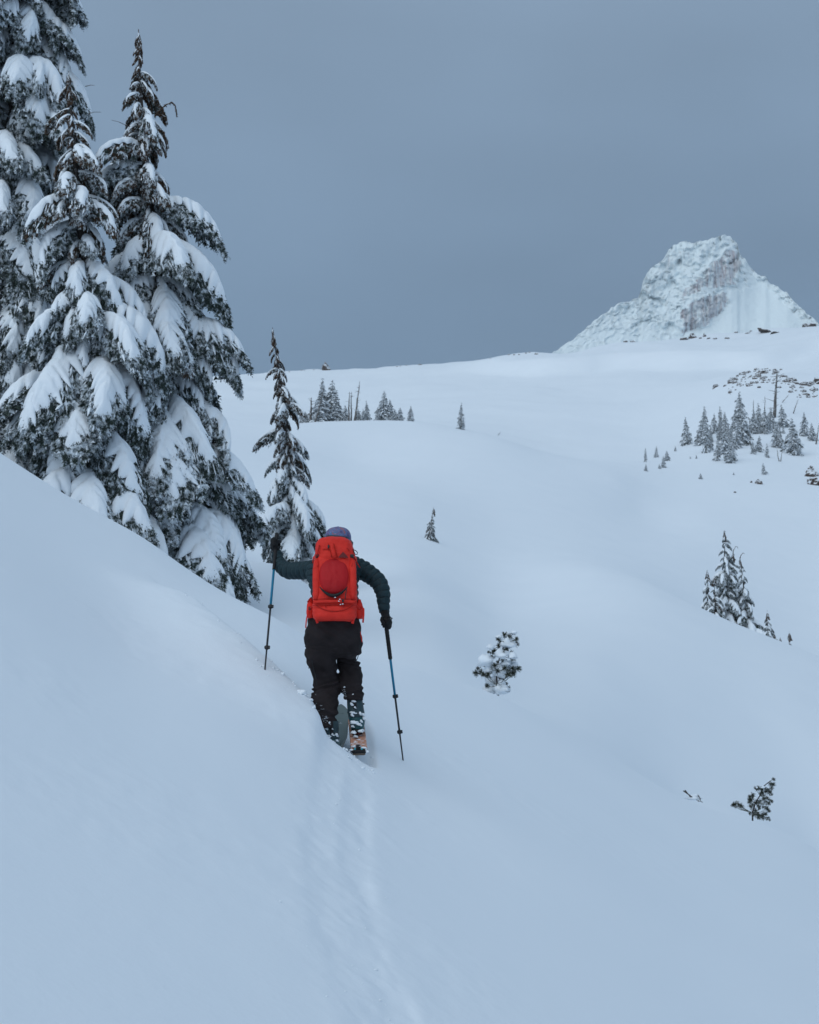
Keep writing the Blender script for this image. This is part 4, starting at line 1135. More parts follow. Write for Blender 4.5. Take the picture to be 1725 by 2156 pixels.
# jacket
V, Fc = [], []
def ribt(v, a): return -.06 + .09 * abs(math.sin(math.pi * (v + 3 * math.sin(a * 2)) / 13.5)) ** .5
jt = [(655, 752, 1306, 10.03, .120), (656, 755, 1275, 10.05, .125), (656, 754, 1250, 10.09, .125), (650, 754, 1228, 10.15, .13), (645, 760, 1207, 10.22, .13), (650, 763, 1190, 10.27, .125), (668, 750, 1174, 10.32, .11), (690, 732, 1160, 10.36, .075), (693, 729, 1152, 10.38, .07)]
ring_loft(V, Fc, interp_rings(jt, 1.7), 40, 2.3, ribt)
for pts_ in (LA, RA):
    dp = arm(pts_, 1.0, .047, 110)
    tube_geo([p for p, r in dp], [r for p, r in dp], 22, V, Fc)
def jw(co): return .0035 * mnoise.noise(co * 22) + .0022 * mnoise.noise(co * 60)
jacket = fused('jacket', V, Fc, .0048, M_JACKET, person, 0, jw)
V, Fc = [], []  # dark rings along the seams, added so the grooves look shaded
for pts_ in (LA, RA):
    dp = dense_path([(p, r * PX) for p, r in pts_], 300); L = 0; prev = dp[0][0]; nxt = .047
    for i, (p, r) in enumerate(dp):
        L += (p - prev).length; prev = p
        if L > nxt:
            nxt += .047; d_ = nrm(dp[min(i + 3, 300)][0] - dp[i - 3][0]); a_ = nrm(d_.cross(Vector((0, 0, 1)))); b_ = d_.cross(a_)
            tube_geo([p + (a_ * math.cos(t) + b_ * math.sin(t)) * r * (.885 + .02 * math.sin(3 * t)) + d_ * .003 * math.sin(2 * t + i) for t in [2 * math.pi * k / 28 for k in range(29)]], .0032, 5, V, Fc, False)
rg_ = interp_rings(jt, 1.0)
for (ul, ur, v, yc, hd) in rg_:
    ph = (v / 13.5) % 1.0
    if ph < 1.0 / 13.5 and v > 1165:
        ring_ = []
        for k in range(49):
            a = 2 * math.pi * k / 48; ca, sa = math.cos(a), math.sin(a); vv = v - 3 * math.sin(a * 2)
            ring_.append(P((ul + ur) / 2, vv, yc) + Vector((math.copysign(abs(ca) ** (2 / 2.3), ca) * (ur - ul) / 2 * yc / F * .965, math.copysign(abs(sa) ** (2 / 2.3), sa) * hd * .965, 0)))
        tube_geo(ring_, .0032, 5, V, Fc, False)
world_mesh('shaded_quilt_seam', V, Fc, M_GROOVE_SHADE, jacket)
# trousers
V, Fc = [], []
ring_loft(V, Fc, interp_rings([(655, 752, 1288, 10.03, .125), (648, 758, 1308, 10.02, .135), (643.5, 762, 1332, 10.03, .145), (641, 762, 1352, 10.05, .145), (645, 759, 1376, 10.08, .12), (668, 740, 1386, 10.1, .08)], 4), 36, 2.25)
LL = [(641, 704, 1352, 10.06, .12), (643, 708, 1378, 10.08, .118), (650, 709, 1402, 10.12, .112), (659, 712, 1426, 10.17, .105), (661, 718, 1438, 10.18, .10), (659, 716, 1452, 10.15, .10), (657, 712, 1470, 10.10, .095), (657, 711, 1490, 10.06, .092), (659, 709, 1508, 10.02, .09), (662, 708, 1524, 9.99, .088), (675, 707, 1532, 9.98, .083)]
RL = [(708, 762, 1352, 10.10, .12), (710, 758, 1372, 10.16, .115), (711, 751, 1388, 10.22, .105), (710, 756, 1398, 10.25, .105), (713, 762, 1412, 10.24, .105), (716, 765, 1430, 10.20, .10), (718, 765.5, 1448, 10.17, .095), (722, 766.5, 1464, 10.15, .092), (727, 766, 1474, 10.14, .088)]
ring_loft(V, Fc, interp_rings(LL, 3), 32, 2.3); ring_loft(V, Fc, interp_rings(RL, 3), 32, 2.3)
kneeL = P(684, 1446, 10.1).z; kneeR = P(735, 1396, 10.2).z; seat = P(680, 1366, 10).z; hemL = P(684, 1500, 10).z; hemR = P(740, 1458, 10.1).z
xL, xR = P(684, 1440, 10).x, P(738, 1440, 10).x; xm = (xL + xR) / 2
def pw_(co):
    n1 = mnoise.noise(Vector((co.x * 7, co.y * 7, co.z * 13 + co.x * 6))); n2 = mnoise.noise(Vector((co.x * 16 + 4, co.y * 16, co.z * 30 - co.x * 14)))
    d = .012 * n1 + .004 * n2 + .004 * math.sin(co.z * 70 + co.x * 60 + 5 * mnoise.noise(co * 6))
    left = co.x < xm
    for z0, am, w_, sl in (((kneeL, .011, .032, .5), (seat, .004, .02, -.1), (hemL, .007, .05, -.4)) if left else ((kneeR, .012, .026, -.25), (hemR, .008, .045, .4))):
        zz = co.z - z0 - sl * (co.x - (xL if left else xR)) * .6
        d += am * math.sin(zz / w_ * 5.5 + 2 * mnoise.noise(co * 9)) * math.exp(-(zz / w_) ** 2)
    return d
trousers = fused('trousers', V, Fc, .0075, M_PANTS, person, 2, pw_)
# seams, side zips and pull tabs
V, Fc = [], []
strap(V, Fc, [P(u, v, y) for u, v, y in ((758, 1358, 9.99), (757, 1372, 10.04), (753, 1386, 10.09), (749, 1394, 10.13))], .005, .003)
strap(V, Fc, [P(u, v, y) for u, v, y in ((651, 1372, 9.985), (657, 1392, 10.0), (661, 1412, 10.04), (666, 1432, 10.075), (667, 1442, 10.07))], .006, .003)
world_mesh('side_zip', V, Fc, M_BUCK, trousers)
V, Fc = [], []
strap(V, Fc, [P(650, 1392, 9.99), P(651, 1400, 9.98), P(650.5, 1408, 9.98)], .005, .003)
world_mesh('zip_pull', V, Fc, M_BLACK, trousers)
V, Fc = [], []
strap(V, Fc, [P(759, 1330, 9.97), P(761, 1342, 9.96), P(763, 1352, 9.965)], .006, .003)
world_mesh('red_pull_cord', V, Fc, M_RED, trousers)
# hat
V, Fc = [], []
hr = [(706, 718, 1109.5, 10.42, .02), (696, 729, 1112, 10.42, .065), (689, 735, 1117, 10.42, .092), (685, 739, 1125, 10.42, .106), (684, 740, 1134, 10.42, .110), (685.5, 740, 1142, 10.42, .108), (690, 740, 1150, 10.42, .10)]
ring_loft(V, Fc, interp_rings(hr, 2), 36, 2.1, lambda v, a: .02 * math.sin(a * 9) * max(0, (1122 - v) / 14))
hat = world_mesh('hat', V, Fc, M_HAT, person)
V, Fc = [], []
tube_geo([P(712, 1134, 10.42) + Vector((math.cos(a) * .101, math.sin(a) * .114, .004 - .010 * math.cos(a))) for a in [R(q) for q in range(205, 345, 8)]], [(.004, .008)] * len(range(205, 345, 8)), 8, V, Fc)
world_mesh('hat_band', V, Fc, M_BOOTD, hat)
V, Fc = [], []
ellipsoid(V, Fc, P(712, 1109.5, 10.42), .009, .009, .006, 8, 5); world_mesh('top_knot', V, Fc, M_HAT, hat)
V, Fc = [], []
strap(V, Fc, [P(738, 1138, 10.33), P(742, 1143, 10.32), P(741, 1150, 10.33), P(738, 1156, 10.33)], .016, .006); world_mesh('hat_tie', V, Fc, M_BOOTD, hat)

# gloves: palm, four curled fingers and a thumb closed round the pole
def glove(name, grip, pole_dir, toward, wrist, thumb_up=1, fingers=1):
    """grip: point on pole axis; toward: unit vector from the pole to the palm"""
    V, Fc = [], []
    a = nrm(pole_dir); o = nrm(toward - a * toward.dot(a)); s = a.cross(o)
    pc = grip + o * .036
    rot = Matrix((s, a, o)).transposed()
    ellipsoid(V, Fc, pc, .028, .046, .021, 16, 12, rot)
    ellipsoid(V, Fc, pc - a * .012 + o * .006, .030, .034, .020, 14, 10, rot)
    for k in range(4):
        hgt = (.036 - k * .0235) * thumb_up; rad = (.0290, .0305, .030, .027)[k]
        pth = []; 
        for q in range(9):
            an = R(20 + q * (27 if k != 3 else 24))
            pth.append(grip + a * (hgt - .002 * q * thumb_up * .3) + (o * math.cos(an) + s * fingers * math.sin(an)) * rad * (1.12 if q in (2, 5) else 1))
        tube_geo(pth, [.0128, .0132, .0136, .012, .0125, .0126, .0115, .011, .009], 9, V, Fc)
    th_ = [pc - a * .010 * thumb_up - s * fingers * .012, grip + a * .012 * thumb_up + (o * .55 - s * fingers) * .030, grip + a * .030 * thumb_up + (-o * .25 - s * fingers) * .030, grip + a * .042 * thumb_up + (-o - s * .35 * fingers) * .027]
    tube_geo(th_, [.016, .0155, .014, .011], 9, V, Fc)
    w = wrist; tube_geo([pc + (w - pc) * .1, pc.lerp(w, .55), w, w + (w - pc) * .25], [.026, .030, .034, .033], 14, V, Fc)
    return fused(name, V, Fc, .0034, M_GLOVE, person, 2, lambda co: .0012 * mnoise.noise(co * 90))
LT, LB = P(583.5, 1124, 10.665), None
gL = hit(557, 1420, 8); LB = P(557, 1422, min(max(gL.y, 9.9), 10.9)); LB.z = min(LB.z, gz(LB.x, LB.y) + .01)
RT = P(811.5, 1302, 10.03); gR = hit(849, 1601, 7); RB_ = Vector(gR)
def along(T, B, v):
    """point of the pole seen at picture row v"""
    lo, hi = 0.0, 1.0
    for _ in range(30):
        m = (lo + hi) / 2; p = T.lerp(B, m); d = p
        vy = 1078 - F * ((d.z * CP - d.y * SP) / (d.y * CP + d.z * SP))
        if vy < v: lo = m
        else: hi = m
    return T.lerp(B, lo)
hL = along(LT, LB, 1147); hR = along(RT, RB_, 1311)
glove('glove', hL, LB - LT, Vector((-.35, -1, .1)), P(583, 1166, 10.60), -1, 1)
glove('glove', hR, RB_ - RT, Vector((.55, -1, .1)), P(810, 1289, 10.13), -1, -1)
V, Fc = [], []
strap(V, Fc, [P(820, 1299, 10.1), P(826, 1302, 10.08), P(823, 1306, 10.08)], .008, .004); world_mesh('glove_tab', V, Fc, M_GLOVE, person)

# ---- ski poles
def ski_pole(T, B, label, segs, clamps, ribs):
    root = empty('ski_pole', B, label, 'ski pole', 'ski poles')
    for nm, v0, v1, r0, r1, m in segs:
        V, Fc = [], []
        a_, b_ = (T if v0 is None else along(T, B, v0)), (B if v1 is None else along(T, B, v1))
        if nm == 'grip':
            n = 26; pth = [a_.lerp(b_, i / n) for i in range(n + 1)]
            rad = [(r0 + (r1 - r0) * i / n) * (1 + (.10 * (i % 2) if i > 6 else .18 * math.sin(i))) for i in range(n + 1)]
            tube_geo(pth, rad, 12, V, Fc)
        else: tube_geo([a_, b_], [r0, r1], 14, V, Fc)
        world_mesh(nm, V, Fc, m, root)
    for v in clamps:
        V, Fc = [], []; c = along(T, B, v); d = nrm(B - T); s = nrm(d.cross(Vector((0, 1, 0))))
        tube_geo([c - d * .018, c - d * .012, c + d * .014, c + d * .018], [.009, .0135, .0135, .009], 12, V, Fc)
        bevel_box(V, Fc, c + s * .017 - Vector((0, .006, 0)), s * .007, d.cross(s) * .006, d * .013)
        bevel_box(V, Fc, c - s * .015, s * .004, d.cross(s) * .007, d * .010)
        world_mesh('clamp', V, Fc, M_BUCK, root)
    V, Fc = [], []; d = nrm(B - T); c = B - d * .01; tube_geo([c, c + d * .05], [.006, .002], 8, V, Fc); world_mesh('tip', V, Fc, M_POLE, root)
    return root
ski_pole(LT, LB, 'ski pole held high in the skier\'s left hand, blue in its middle', [('grip', None, 1200, .0165, .0115, M_BLACK), ('blue_shaft', 1200, 1274, .0098, .0098, M_BLUE), ('shaft', 1274, 1362, .0080, .0080, M_POLE), ('lower_shaft', 1362, None, .0066, .0058, M_POLE)], (1277, 1363), 1)
ski_pole(RT, RB_, 'ski pole planted beside the skier\'s right boot under the lowered hand', [('grip', None, 1387, .0160, .0150, M_BLACK), ('blue_shaft', 1387, 1463, .0098, .0095, M_BLUE), ('shaft', 1463, 1540, .0080, .0080, M_POLE), ('lower_shaft', 1540, None, .0066, .0058, M_POLE)], (1466, 1541), 1)

# ---- backpack
pack = empty('backpack', P(706, 1306, 9.86), 'red mountaineering backpack with a round dark red pocket on the skier\'s back', 'backpack')
def pk(name, rings, n, m, step=3, seg=48, parent=None, disp=.0055, dsc=20, infl=None):
    V, Fc = [], []
    ring_loft(V, Fc, interp_rings(rings, step), seg, n, infl)
    V = [v + Vector((mnoise.noise(v * dsc), mnoise.noise(v * dsc + Vector((9, 0, 0))), mnoise.noise(v * dsc + Vector((0, 9, 0))))) * disp for v in V]
    return world_mesh(name, V, Fc, m, parent or pack)
def ypk(v):   # camera side surface of the pack at row v
    return np.interp(v, [1135, 1172, 1220, 1260, 1300], [9.955, 9.90, 9.83, 9.79, 9.775])
mainr = [(670, 738, 1308, 9.885, .085), (663, 747, 1303, 9.885, .110), (659, 752, 1288, 9.90, .122), (659, 752, 1262, 9.92, .127), (659.5, 751, 1225, 9.955, .127), (661, 750, 1190, 10.00, .125), (664, 748, 1168, 10.03, .118), (670, 744, 1150, 10.05, .10)]
def fold(v, a): return .012 * math.sin(v * .55 + 3 * math.sin(a * 3)) * max(0, math.cos(a) ** 2)
mainb = pk('pack_body', mainr, 3.4, M_RED, 2.5, 60, infl=fold)
lidr = [(668, 742, 1181, 10.02, .128), (665, 745, 1174, 10.03, .140), (664.5, 745, 1160, 10.05, .146), (666, 743, 1147, 10.07, .146), (670, 738, 1139, 10.08, .135), (680, 728, 1133, 10.09, .10), (695, 714, 1130.8, 10.09, .05)]
lid = pk('lid', lidr, 3.0, M_RED, 2, 56, infl=lambda v, a: .010 * math.sin(v * .9 + 2 * math.sin(a * 2)))
# lid piping / zip arc, centre strip, little buckle, cords
V, Fc = [], []
arc = [P(676 + 60 * t, 1160 - 14 * math.sin(math.pi * t) ** .7, 9.908 + .02 * math.sin(math.pi * t) + .03 * abs(t - .5)) for t in np.linspace(0, 1, 22)]
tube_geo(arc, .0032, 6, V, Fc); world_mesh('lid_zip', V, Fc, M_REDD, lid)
V, Fc = [], []
strap(V, Fc, [P(697, 1144, 9.905), P(699, 1152, 9.895), P(702, 1162, 9.887), P(705, 1174, 9.875)], .040, .005)
world_mesh('lid_strap', V, Fc, M_RED, lid)
V, Fc = [], []
for du in (-6, 6): strap(V, Fc, [P(697 + du, 1144, 9.900), P(699 + du, 1152, 9.890), P(702 + du, 1162, 9.882), P(705 + du, 1174, 9.870)], .003, .004)
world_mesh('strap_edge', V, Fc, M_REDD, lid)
V, Fc = [], []
bevel_box(V, Fc, P(692, 1151, 9.893), Vector((.007, 0, 0)), Vector((0, .006, 0)), Vector((0, 0, .012))); world_mesh('lid_buckle', V, Fc, M_BUCK, lid)
V, Fc = [], []
strap(V, Fc, [P(679, 1156, 9.905), P(684, 1154, 9.898), P(692, 1155, 9.895)], .012, .005, Vector((0, 0, 1))); world_mesh('lid_tab', V, Fc, M_RED, lid)
V, Fc = [], []
strap(V, Fc, [P(673, 1148, 9.93), P(671, 1156, 9.915), P(669, 1166, 9.91), P(667, 1172, 9.91)], .007, .006); world_mesh('side_cord', V, Fc, M_REDD, lid)
# triangular patch
tri = [P(712.6, 1173.6, 9.874), P(734, 1174.2, 9.888), P(729, 1168, 9.888), P(722.6, 1161.5, 9.885), P(717.5, 1167.5, 9.880)]
V = tri + [p + Vector((0, .006, 0)) for p in tri]; Fc = [(0, 1, 2, 3, 4), (9, 8, 7, 6, 5)] + [(i, i + 5, (i + 1) % 5 + 5, (i + 1) % 5) for i in range(5)]
world_mesh('triangle_patch', V, Fc, M_LOGO, lid, smooth=False)
# round front pocket (stuff pocket bulging over a helmet)
V, Fc = [], []
nr_, ns_ = 16, 56
for i in range(nr_ + 1):
    rr_ = i / nr_
    for k in range(ns_):
        a = 2 * math.pi * k / ns_
        cu, cv = 703.3, 1213.5
        eu = 31.8; ev = 38.5
        x = math.copysign(abs(math.cos(a)) ** .86, math.cos(a)) * eu * rr_; y_ = math.copysign(abs(math.sin(a)) ** .86, math.sin(a)) * ev * rr_
        v = cv - y_; dome = (1 - rr_ ** 2.6) ** .6
        wr = .0035 * mnoise.noise(Vector((x * .11, y_ * .05, 3))) + .002 * mnoise.noise(Vector((x * .3 + y_ * .2, y_ * .09, 7))) + .004 * math.sin(x * .35 + 2 * mnoise.noise(Vector((x * .1, 0, 1)))) * max(0, (y_ - 22) / 16)
        V.append(P(cu + x, v, float(ypk(v)) + .010 - .040 * dome - wr * 1.5 * dome))
for i in range(nr_):
    for k in range(ns_):
        k2 = (k + 1) % ns_; Fc.append((i * ns_ + k, (i + 1) * ns_ + k, (i + 1) * ns_ + k2, i * ns_ + k2))
b0 = len(V)
for k in range(ns_): V.append(V[nr_ * ns_ + k] + Vector((0, .05, 0)))
for k in range(ns_): k2 = (k + 1) % ns_; Fc.append((nr_ * ns_ + k, b0 + k, b0 + k2, nr_ * ns_ + k2))
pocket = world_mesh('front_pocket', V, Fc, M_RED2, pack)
V, Fc = [], []
for u0, u1 in ((668, 667), (664, 662.5), (739, 740.5), (744, 745.5)):
    tube_geo([P(u0 + (u1 - u0) * t, 1180 + 78 * t, float(ypk(1180 + 78 * t)) + (.010 if 665 < u0 < 742 else .026) - .006 * math.sin(math.pi * t)) for t in np.linspace(0, 1, 10)], .0022, 5, V, Fc)
world_mesh('body_seam', V, Fc, M_REDD, mainb)
V, Fc = [], []
tube_geo([P(703.3 + 32.2 * math.cos(a), 1213.5 - 39 * math.sin(a), float(ypk(1213 - 39 * math.sin(a))) + .004) for a in [2 * math.pi * k / 60 for k in range(61)]], .0028, 6, V, Fc, False)
world_mesh('pocket_piping', V, Fc, M_RED, pocket)
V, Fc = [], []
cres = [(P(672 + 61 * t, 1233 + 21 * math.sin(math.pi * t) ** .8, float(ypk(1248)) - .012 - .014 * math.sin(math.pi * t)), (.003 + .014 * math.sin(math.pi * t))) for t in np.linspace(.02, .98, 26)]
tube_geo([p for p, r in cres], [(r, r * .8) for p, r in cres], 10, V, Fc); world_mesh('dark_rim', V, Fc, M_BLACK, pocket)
# side panels and compression straps
for sx, u0 in ((-1, 667), (1, 742)):
    V, Fc = [], []
    sp = [P(u0 + sx * 1 - (0 if i < 3 else 0), v, float(ypk(v)) + .018) for i, v in enumerate((1180, 1200, 1225, 1250, 1266))]
    tube_geo(sp, [(.018, .014), (.026, .017), (.027, .018), (.024, .016), (.014, .010)], 12, V, Fc); world_mesh('side_panel', V, Fc, M_RED, pack)
V, Fc = [], []
for v, hw in ((1259, 45), (1271.5, 46)):
    strap(V, Fc, [P(705 + hw * t, v + 2.2 * (t * t) + 1, float(ypk(v)) - .010 + .020 * t ** 4) for t in np.linspace(-1, 1, 13)], .004, .006, Vector((0, 0, 1)))
world_mesh('seam_line', V, Fc, M_REDD, pack)
V, Fc = [], []
strap(V, Fc, [P(705 + 45.5 * t, 1266 + 2 * t * t, float(ypk(1266)) - .009 + .020 * t ** 4) for t in np.linspace(-1, 1, 13)], .022, .006, Vector((0, 0, 1)))
world_mesh('compression_strap', V, Fc, M_RED, pack)
V, Fc = [], []
bevel_box(V, Fc, P(720.5, 1264.5, 9.765), Vector((.013, 0, 0)), Vector((0, .006, 0)), Vector((0, 0, .011)))
world_mesh('strap_buckle', V, Fc, M_BUCK, pack)
V, Fc = [], []
strap(V, Fc, [P(718.5, 1261, 9.757), P(718.5, 1270, 9.757)], .010, .004)
world_mesh('webbing', V, Fc, M_RED, pack)
V, Fc = [], []
strap(V, Fc, [P(730, 1240, 9.78), P(728, 1252, 9.768), P(727, 1262, 9.762)], .006, .005)
world_mesh('tie_cord', V, Fc, M_BUCK, pack)
# lower pocket
low = pk('lower_pocket', [(664, 746, 1306, 9.85, .075), (660, 750, 1300, 9.85, .092), (659, 751, 1288, 9.86, .098), (664, 746, 1277, 9.87, .095), (676, 734, 1270, 9.88, .085)], 2.8, M_RED, 2.5, 44, infl=lambda v, a: .015 * math.sin(v * .5 + a * 3))
V, Fc = [], []
tube_geo([P(705 + 38 * t, 1284 - 12 * abs(t) ** 2.2 + 3, 9.757 + .035 * t ** 4 ) for t in np.linspace(-1, 1, 19)], .003, 6, V, Fc)
tube_geo([P(705 + 20 * t, 1273, 9.768) for t in np.linspace(-1, 1, 7)], .0025, 6, V, Fc)
tube_geo([P(684, 1273, 9.768), P(687, 1279, 9.76)], .0025, 6, V, Fc); tube_geo([P(726, 1273, 9.768), P(723, 1279, 9.76)], .0025, 6, V, Fc)
world_mesh('pocket_seam', V, Fc, M_REDD, low)
# buckles at the shoulders
for u, sx in ((668.5, -1), (741.5, 1)):
    V, Fc = [], []
    bevel_box(V, Fc, P(u, 1171, 9.93), Vector((.014, 0, 0)), Vector((0, .012, 0)), Vector((0, 0, .014))); world_mesh('shoulder_buckle', V, Fc, M_BUCK, pack)
    V, Fc = [], []
    strap(V, Fc, [P(u, 1171, 9.94), P(u + sx * 5, 1172, 9.98), P(u + sx * 9, 1176, 10.04), P(u + sx * 10, 1184, 10.10)], .022, .005, Vector((0, 0, 1))); world_mesh('load_strap', V, Fc, M_RED, pack)
    V, Fc = [], []
    strap(V, Fc, [P(u, 1175, 9.92), P(u + sx * .5, 1182, 9.89), P(u - sx * 1, 1192, 9.87)], .010, .004); world_mesh('buckle_tail', V, Fc, M_RED, pack)
V, Fc = [], []
strap(V, Fc, [P(745, 1173, 9.95), P(750, 1182, 9.94), P(755, 1190, 9.95), P(758, 1195, 9.96)], .008, .004); world_mesh('loose_strap', V, Fc, M_REDD, pack)
V, Fc = [], []
tube_geo([P(743, 1157, 9.98), P(749, 1159, 9.97), P(753, 1163, 9.96), P(752, 1168, 9.96), P(748, 1167, 9.96), P(746, 1162, 9.97), P(743, 1158, 9.98)], .0032, 6, V, Fc); world_mesh('cord_loop', V, Fc, M_BUCK, pack)
V, Fc = [], []
tube_geo([P(751, 1200, 9.97), P(753, 1210, 9.96), P(757, 1218, 9.97), P(755, 1223, 9.97), P(751, 1221, 9.97), P(751, 1212, 9.97)], .003, 6, V, Fc); world_mesh('carabiner_cord', V, Fc, M_BUCK, pack)
# hip wings and their straps
for sx, c in ((-1, 655), (1, 757)):
    pk('hip_wing', [(c - 6, c + 7, 1302, 9.97, .06), (c - 9, c + 9, 1292, 9.98, .075), (c - 8.5, c + 8, 1278, 9.99, .075), (c - 5 + 1 * sx, c + 5, 1268, 10.0, .06), (c - 3, c + 3, 1262, 10.0, .03)], 2.6, M_RED, 2.5, 26, disp=.006)
def st(name, pts, w, m=None):
    V, Fc = [], []; strap(V, Fc, [P(*p) for p in pts], w, .004); world_mesh(name, V, Fc, m or M_RED, pack)
st('dangling_strap', [(650, 1286, 9.90), (647, 1297, 9.88), (645, 1308, 9.88), (644, 1322, 9.89)], .009)
st('dangling_strap', [(662, 1290, 9.84), (665, 1300, 9.82), (668, 1309, 9.82), (669, 1312, 9.82)], .018)
st('dangling_strap', [(747, 1286, 9.83), (745, 1298, 9.82), (743, 1310, 9.82), (742, 1313, 9.82)], .020)
st('dangling_strap', [(761, 1278, 9.91), (766, 1282, 9.89), (766, 1294, 9.89), (764.5, 1311, 9.90)], .013)
st('hip_strap', [(652, 1284, 9.89), (660, 1274, 9.85), (668, 1268, 9.82)], .014)
st('hip_strap', [(758, 1283, 9.89), (750, 1274, 9.85), (741, 1268, 9.82)], .014)
st('hip_strap', [(648, 1268, 9.95), (652, 1262, 9.93), (656, 1258, 9.95)], .012, M_REDD)
for u, v in ((665, 1266), (743, 1266), (652, 1281)):
    V, Fc = [], []; bevel_box(V, Fc, P(u, v, 9.815 if u > 655 else 9.88), Vector((.009, 0, 0)), Vector((0, .005, 0)), Vector((0, 0, .014))); world_mesh('side_buckle', V, Fc, M_LOGO, pack)
V, Fc = [], []
for k, (u, v) in enumerate(((714, 1266), (716, 1262), (722, 1272), (717, 1273), (706, 1258))): blob_geo(V, Fc, P(u, v, 9.755), .006, .004, .004, k, 7, 5)
world_mesh('snow_crumb', V, Fc, M_FLAKE, pack)

# ---- boots
def boot(label, rings, toe, sole_z, clumps, seed):
    root = empty('ski_boot', P((rings[-1][0] + rings[-1][1]) / 2, rings[-1][2], rings[-1][3]), label, 'ski boot', 'ski boots')
    V, Fc = [], []
    rs_ = sorted(rings, key=lambda r: r[2]); nmid = len(rs_) // 2
    ring_loft(V, Fc, interp_rings(rs_[:nmid + 1], 3), 28, 2.5); world_mesh('cuff', V, Fc, M_BOOTD, root)
    V, Fc = [], []
    ring_loft(V, Fc, interp_rings(rs_[nmid:], 3), 28, 2.5)
    h = P(*toe[0]); t_ = P(*toe[1])
    tube_geo([h, h.lerp(t_, .35), h.lerp(t_, .75), t_, t_ + (t_ - h) * .08], [(.052, .055), (.054, .055), (.053, .042), (.045, .032), (.02, .015)], 18, V, Fc)
    world_mesh('shell', V, Fc, M_TEAL, root)
    c = rings[-1]
    V, Fc = [], []
    bevel_box(V, Fc, P((c[0] + c[1]) / 2, c[2] + 3, c[3] - .03), Vector((.036, 0, 0)), Vector((0, .05, 0)), Vector((0, 0, .014))); world_mesh('heel_sole', V, Fc, M_BLACK, root)
    uc = (rs_[1][0] + rs_[1][1]) / 2; yb = rs_[1][3] - rs_[1][4]
    V, Fc = [], []
    bevel_box(V, Fc, P(uc, rs_[1][2] + 2, yb - .004), Vector((.012, 0, 0)), Vector((0, .008, 0)), Vector((0, 0, .045))); world_mesh('spine_lever', V, Fc, M_BLACK, root)
    for sx in (-1, 1):
        for vv in (rs_[1][2] + 4, rs_[2][2] + 4):
            V, Fc = [], []; k = 0 if sx < 0 else 1
            bevel_box(V, Fc, P(rs_[2][k] - sx * 1, vv, rs_[2][3] + .01), Vector((.005, 0, 0)), Vector((0, .022, 0)), Vector((0, 0, .007))); world_mesh('boot_buckle', V, Fc, M_BUCK, root)
    for k, (u, v, y, ru, rv) in enumerate(clumps):
        V, Fc = [], []; blob_geo(V, Fc, P(u, v, y), ru * PX * .9, .011, rv * PX * .9, seed + k * 1.7, 12, 8)
        blob_geo(V, Fc, P(u + ru * .8, v + rv * .4, y + .004), ru * PX * .6, .012, rv * PX * .6, seed + k * 2.1 + 5, 9, 6)
        blob_geo(V, Fc, P(u - ru * .7, v - rv * .3, y + .006), ru * PX * .5, .012, rv * PX * .7, seed + k * 2.9 + 9, 9, 6)
        world_mesh('snow_clump', V, Fc, M_FLAKE, root)
    return root
boot('right ski boot, lifted clear of the snow on its copper ski', [(731, 762, 1462, 10.16, .062), (731, 764, 1478, 10.15, .066), (732, 767, 1496, 10.14, .066), (734, 769, 1510, 10.13, .064), (737, 768, 1524, 10.12, .058), (740, 766, 1536, 10.11, .05)],
     ((753, 1530, 10.14), (752, 1518, 10.44)), 0,
     [(745, 1476, 10.07, 4, 3.5), (741, 1483, 10.065, 3, 4), (748, 1490, 10.06, 2, 2.5), (744, 1501, 10.06, 6, 3), (742, 1506, 10.06, 3, 4.5), (759, 1503, 10.06, 2.5, 5), (765, 1505, 10.08, 3, 4), (767, 1513, 10.08, 3, 5), (747, 1522, 10.045, 8, 5), (756, 1526, 10.045, 5, 4), (743, 1530, 10.045, 3, 3), (761, 1519, 10.06, 2.5, 4)], 3)
boot('left ski boot, half sunk behind the snow bank', [(684, 713, 1518, 10.0, .066), (684, 713, 1530, 10.0, .066), (684, 713, 1543, 9.99, .064), (685, 714, 1556, 9.98, .062), (686, 713, 1570, 9.97, .055), (687, 711, 1580, 9.96, .045)],
     ((699, 1572, 10.0), (705, 1556, 10.3)), 0,
     [(692, 1550, 9.925, 5, 3), (700, 1547, 9.93, 4, 3.5), (709, 1548, 9.935, 3, 5), (690, 1566, 9.915, 4, 7), (704, 1566, 9.915, 4, 4), (695, 1576, 9.905, 7, 4), (694, 1523, 9.93, 2.5, 5), (688, 1534, 9.93, 2.5, 5), (700, 1535, 9.93, 2, 2), (710, 1560, 9.92, 2.5, 3)], 8)
# specks and clumps of snow on the trouser hems
rnd = random.Random(12)
def zb(X, Y): return (930 + X / 8.214) * .69, (2080 + Y / 8.214) * .69
flk = []
for k in range(60): flk.append((rnd.gauss(985, 28), rnd.uniform(190, 520), 10.055, rnd.uniform(2, 7)))
flk += [(1000, 135, 10.06, 22), (985, 145, 10.06, 14), (1210, 330, 10.06, 22), (1215, 310, 10.06, 14), (1160, 410, 10.06, 16), (1185, 500, 10.06, 16), (1235, 520, 10.06, 9), (1170, 540, 10.06, 12)]
for k in range(50): flk.append((rnd.gauss(510, 40), rnd.uniform(850, 1200), 9.918, rnd.uniform(3, 12)))
flk += [(400, 600, 9.925, 10), (430, 600, 9.925, 10), (260, 570, 9.93, 8), (300, 545, 9.93, 7), (275, 325, 9.94, 8)] + [(250 + 14 * q, 775 - 6 * q, 9.925, 4) for q in range(10)] + [(400 + 10 * q, 690 - 8 * math.sin(q), 9.925, 4) for q in range(10)]
V, Fc = [], []
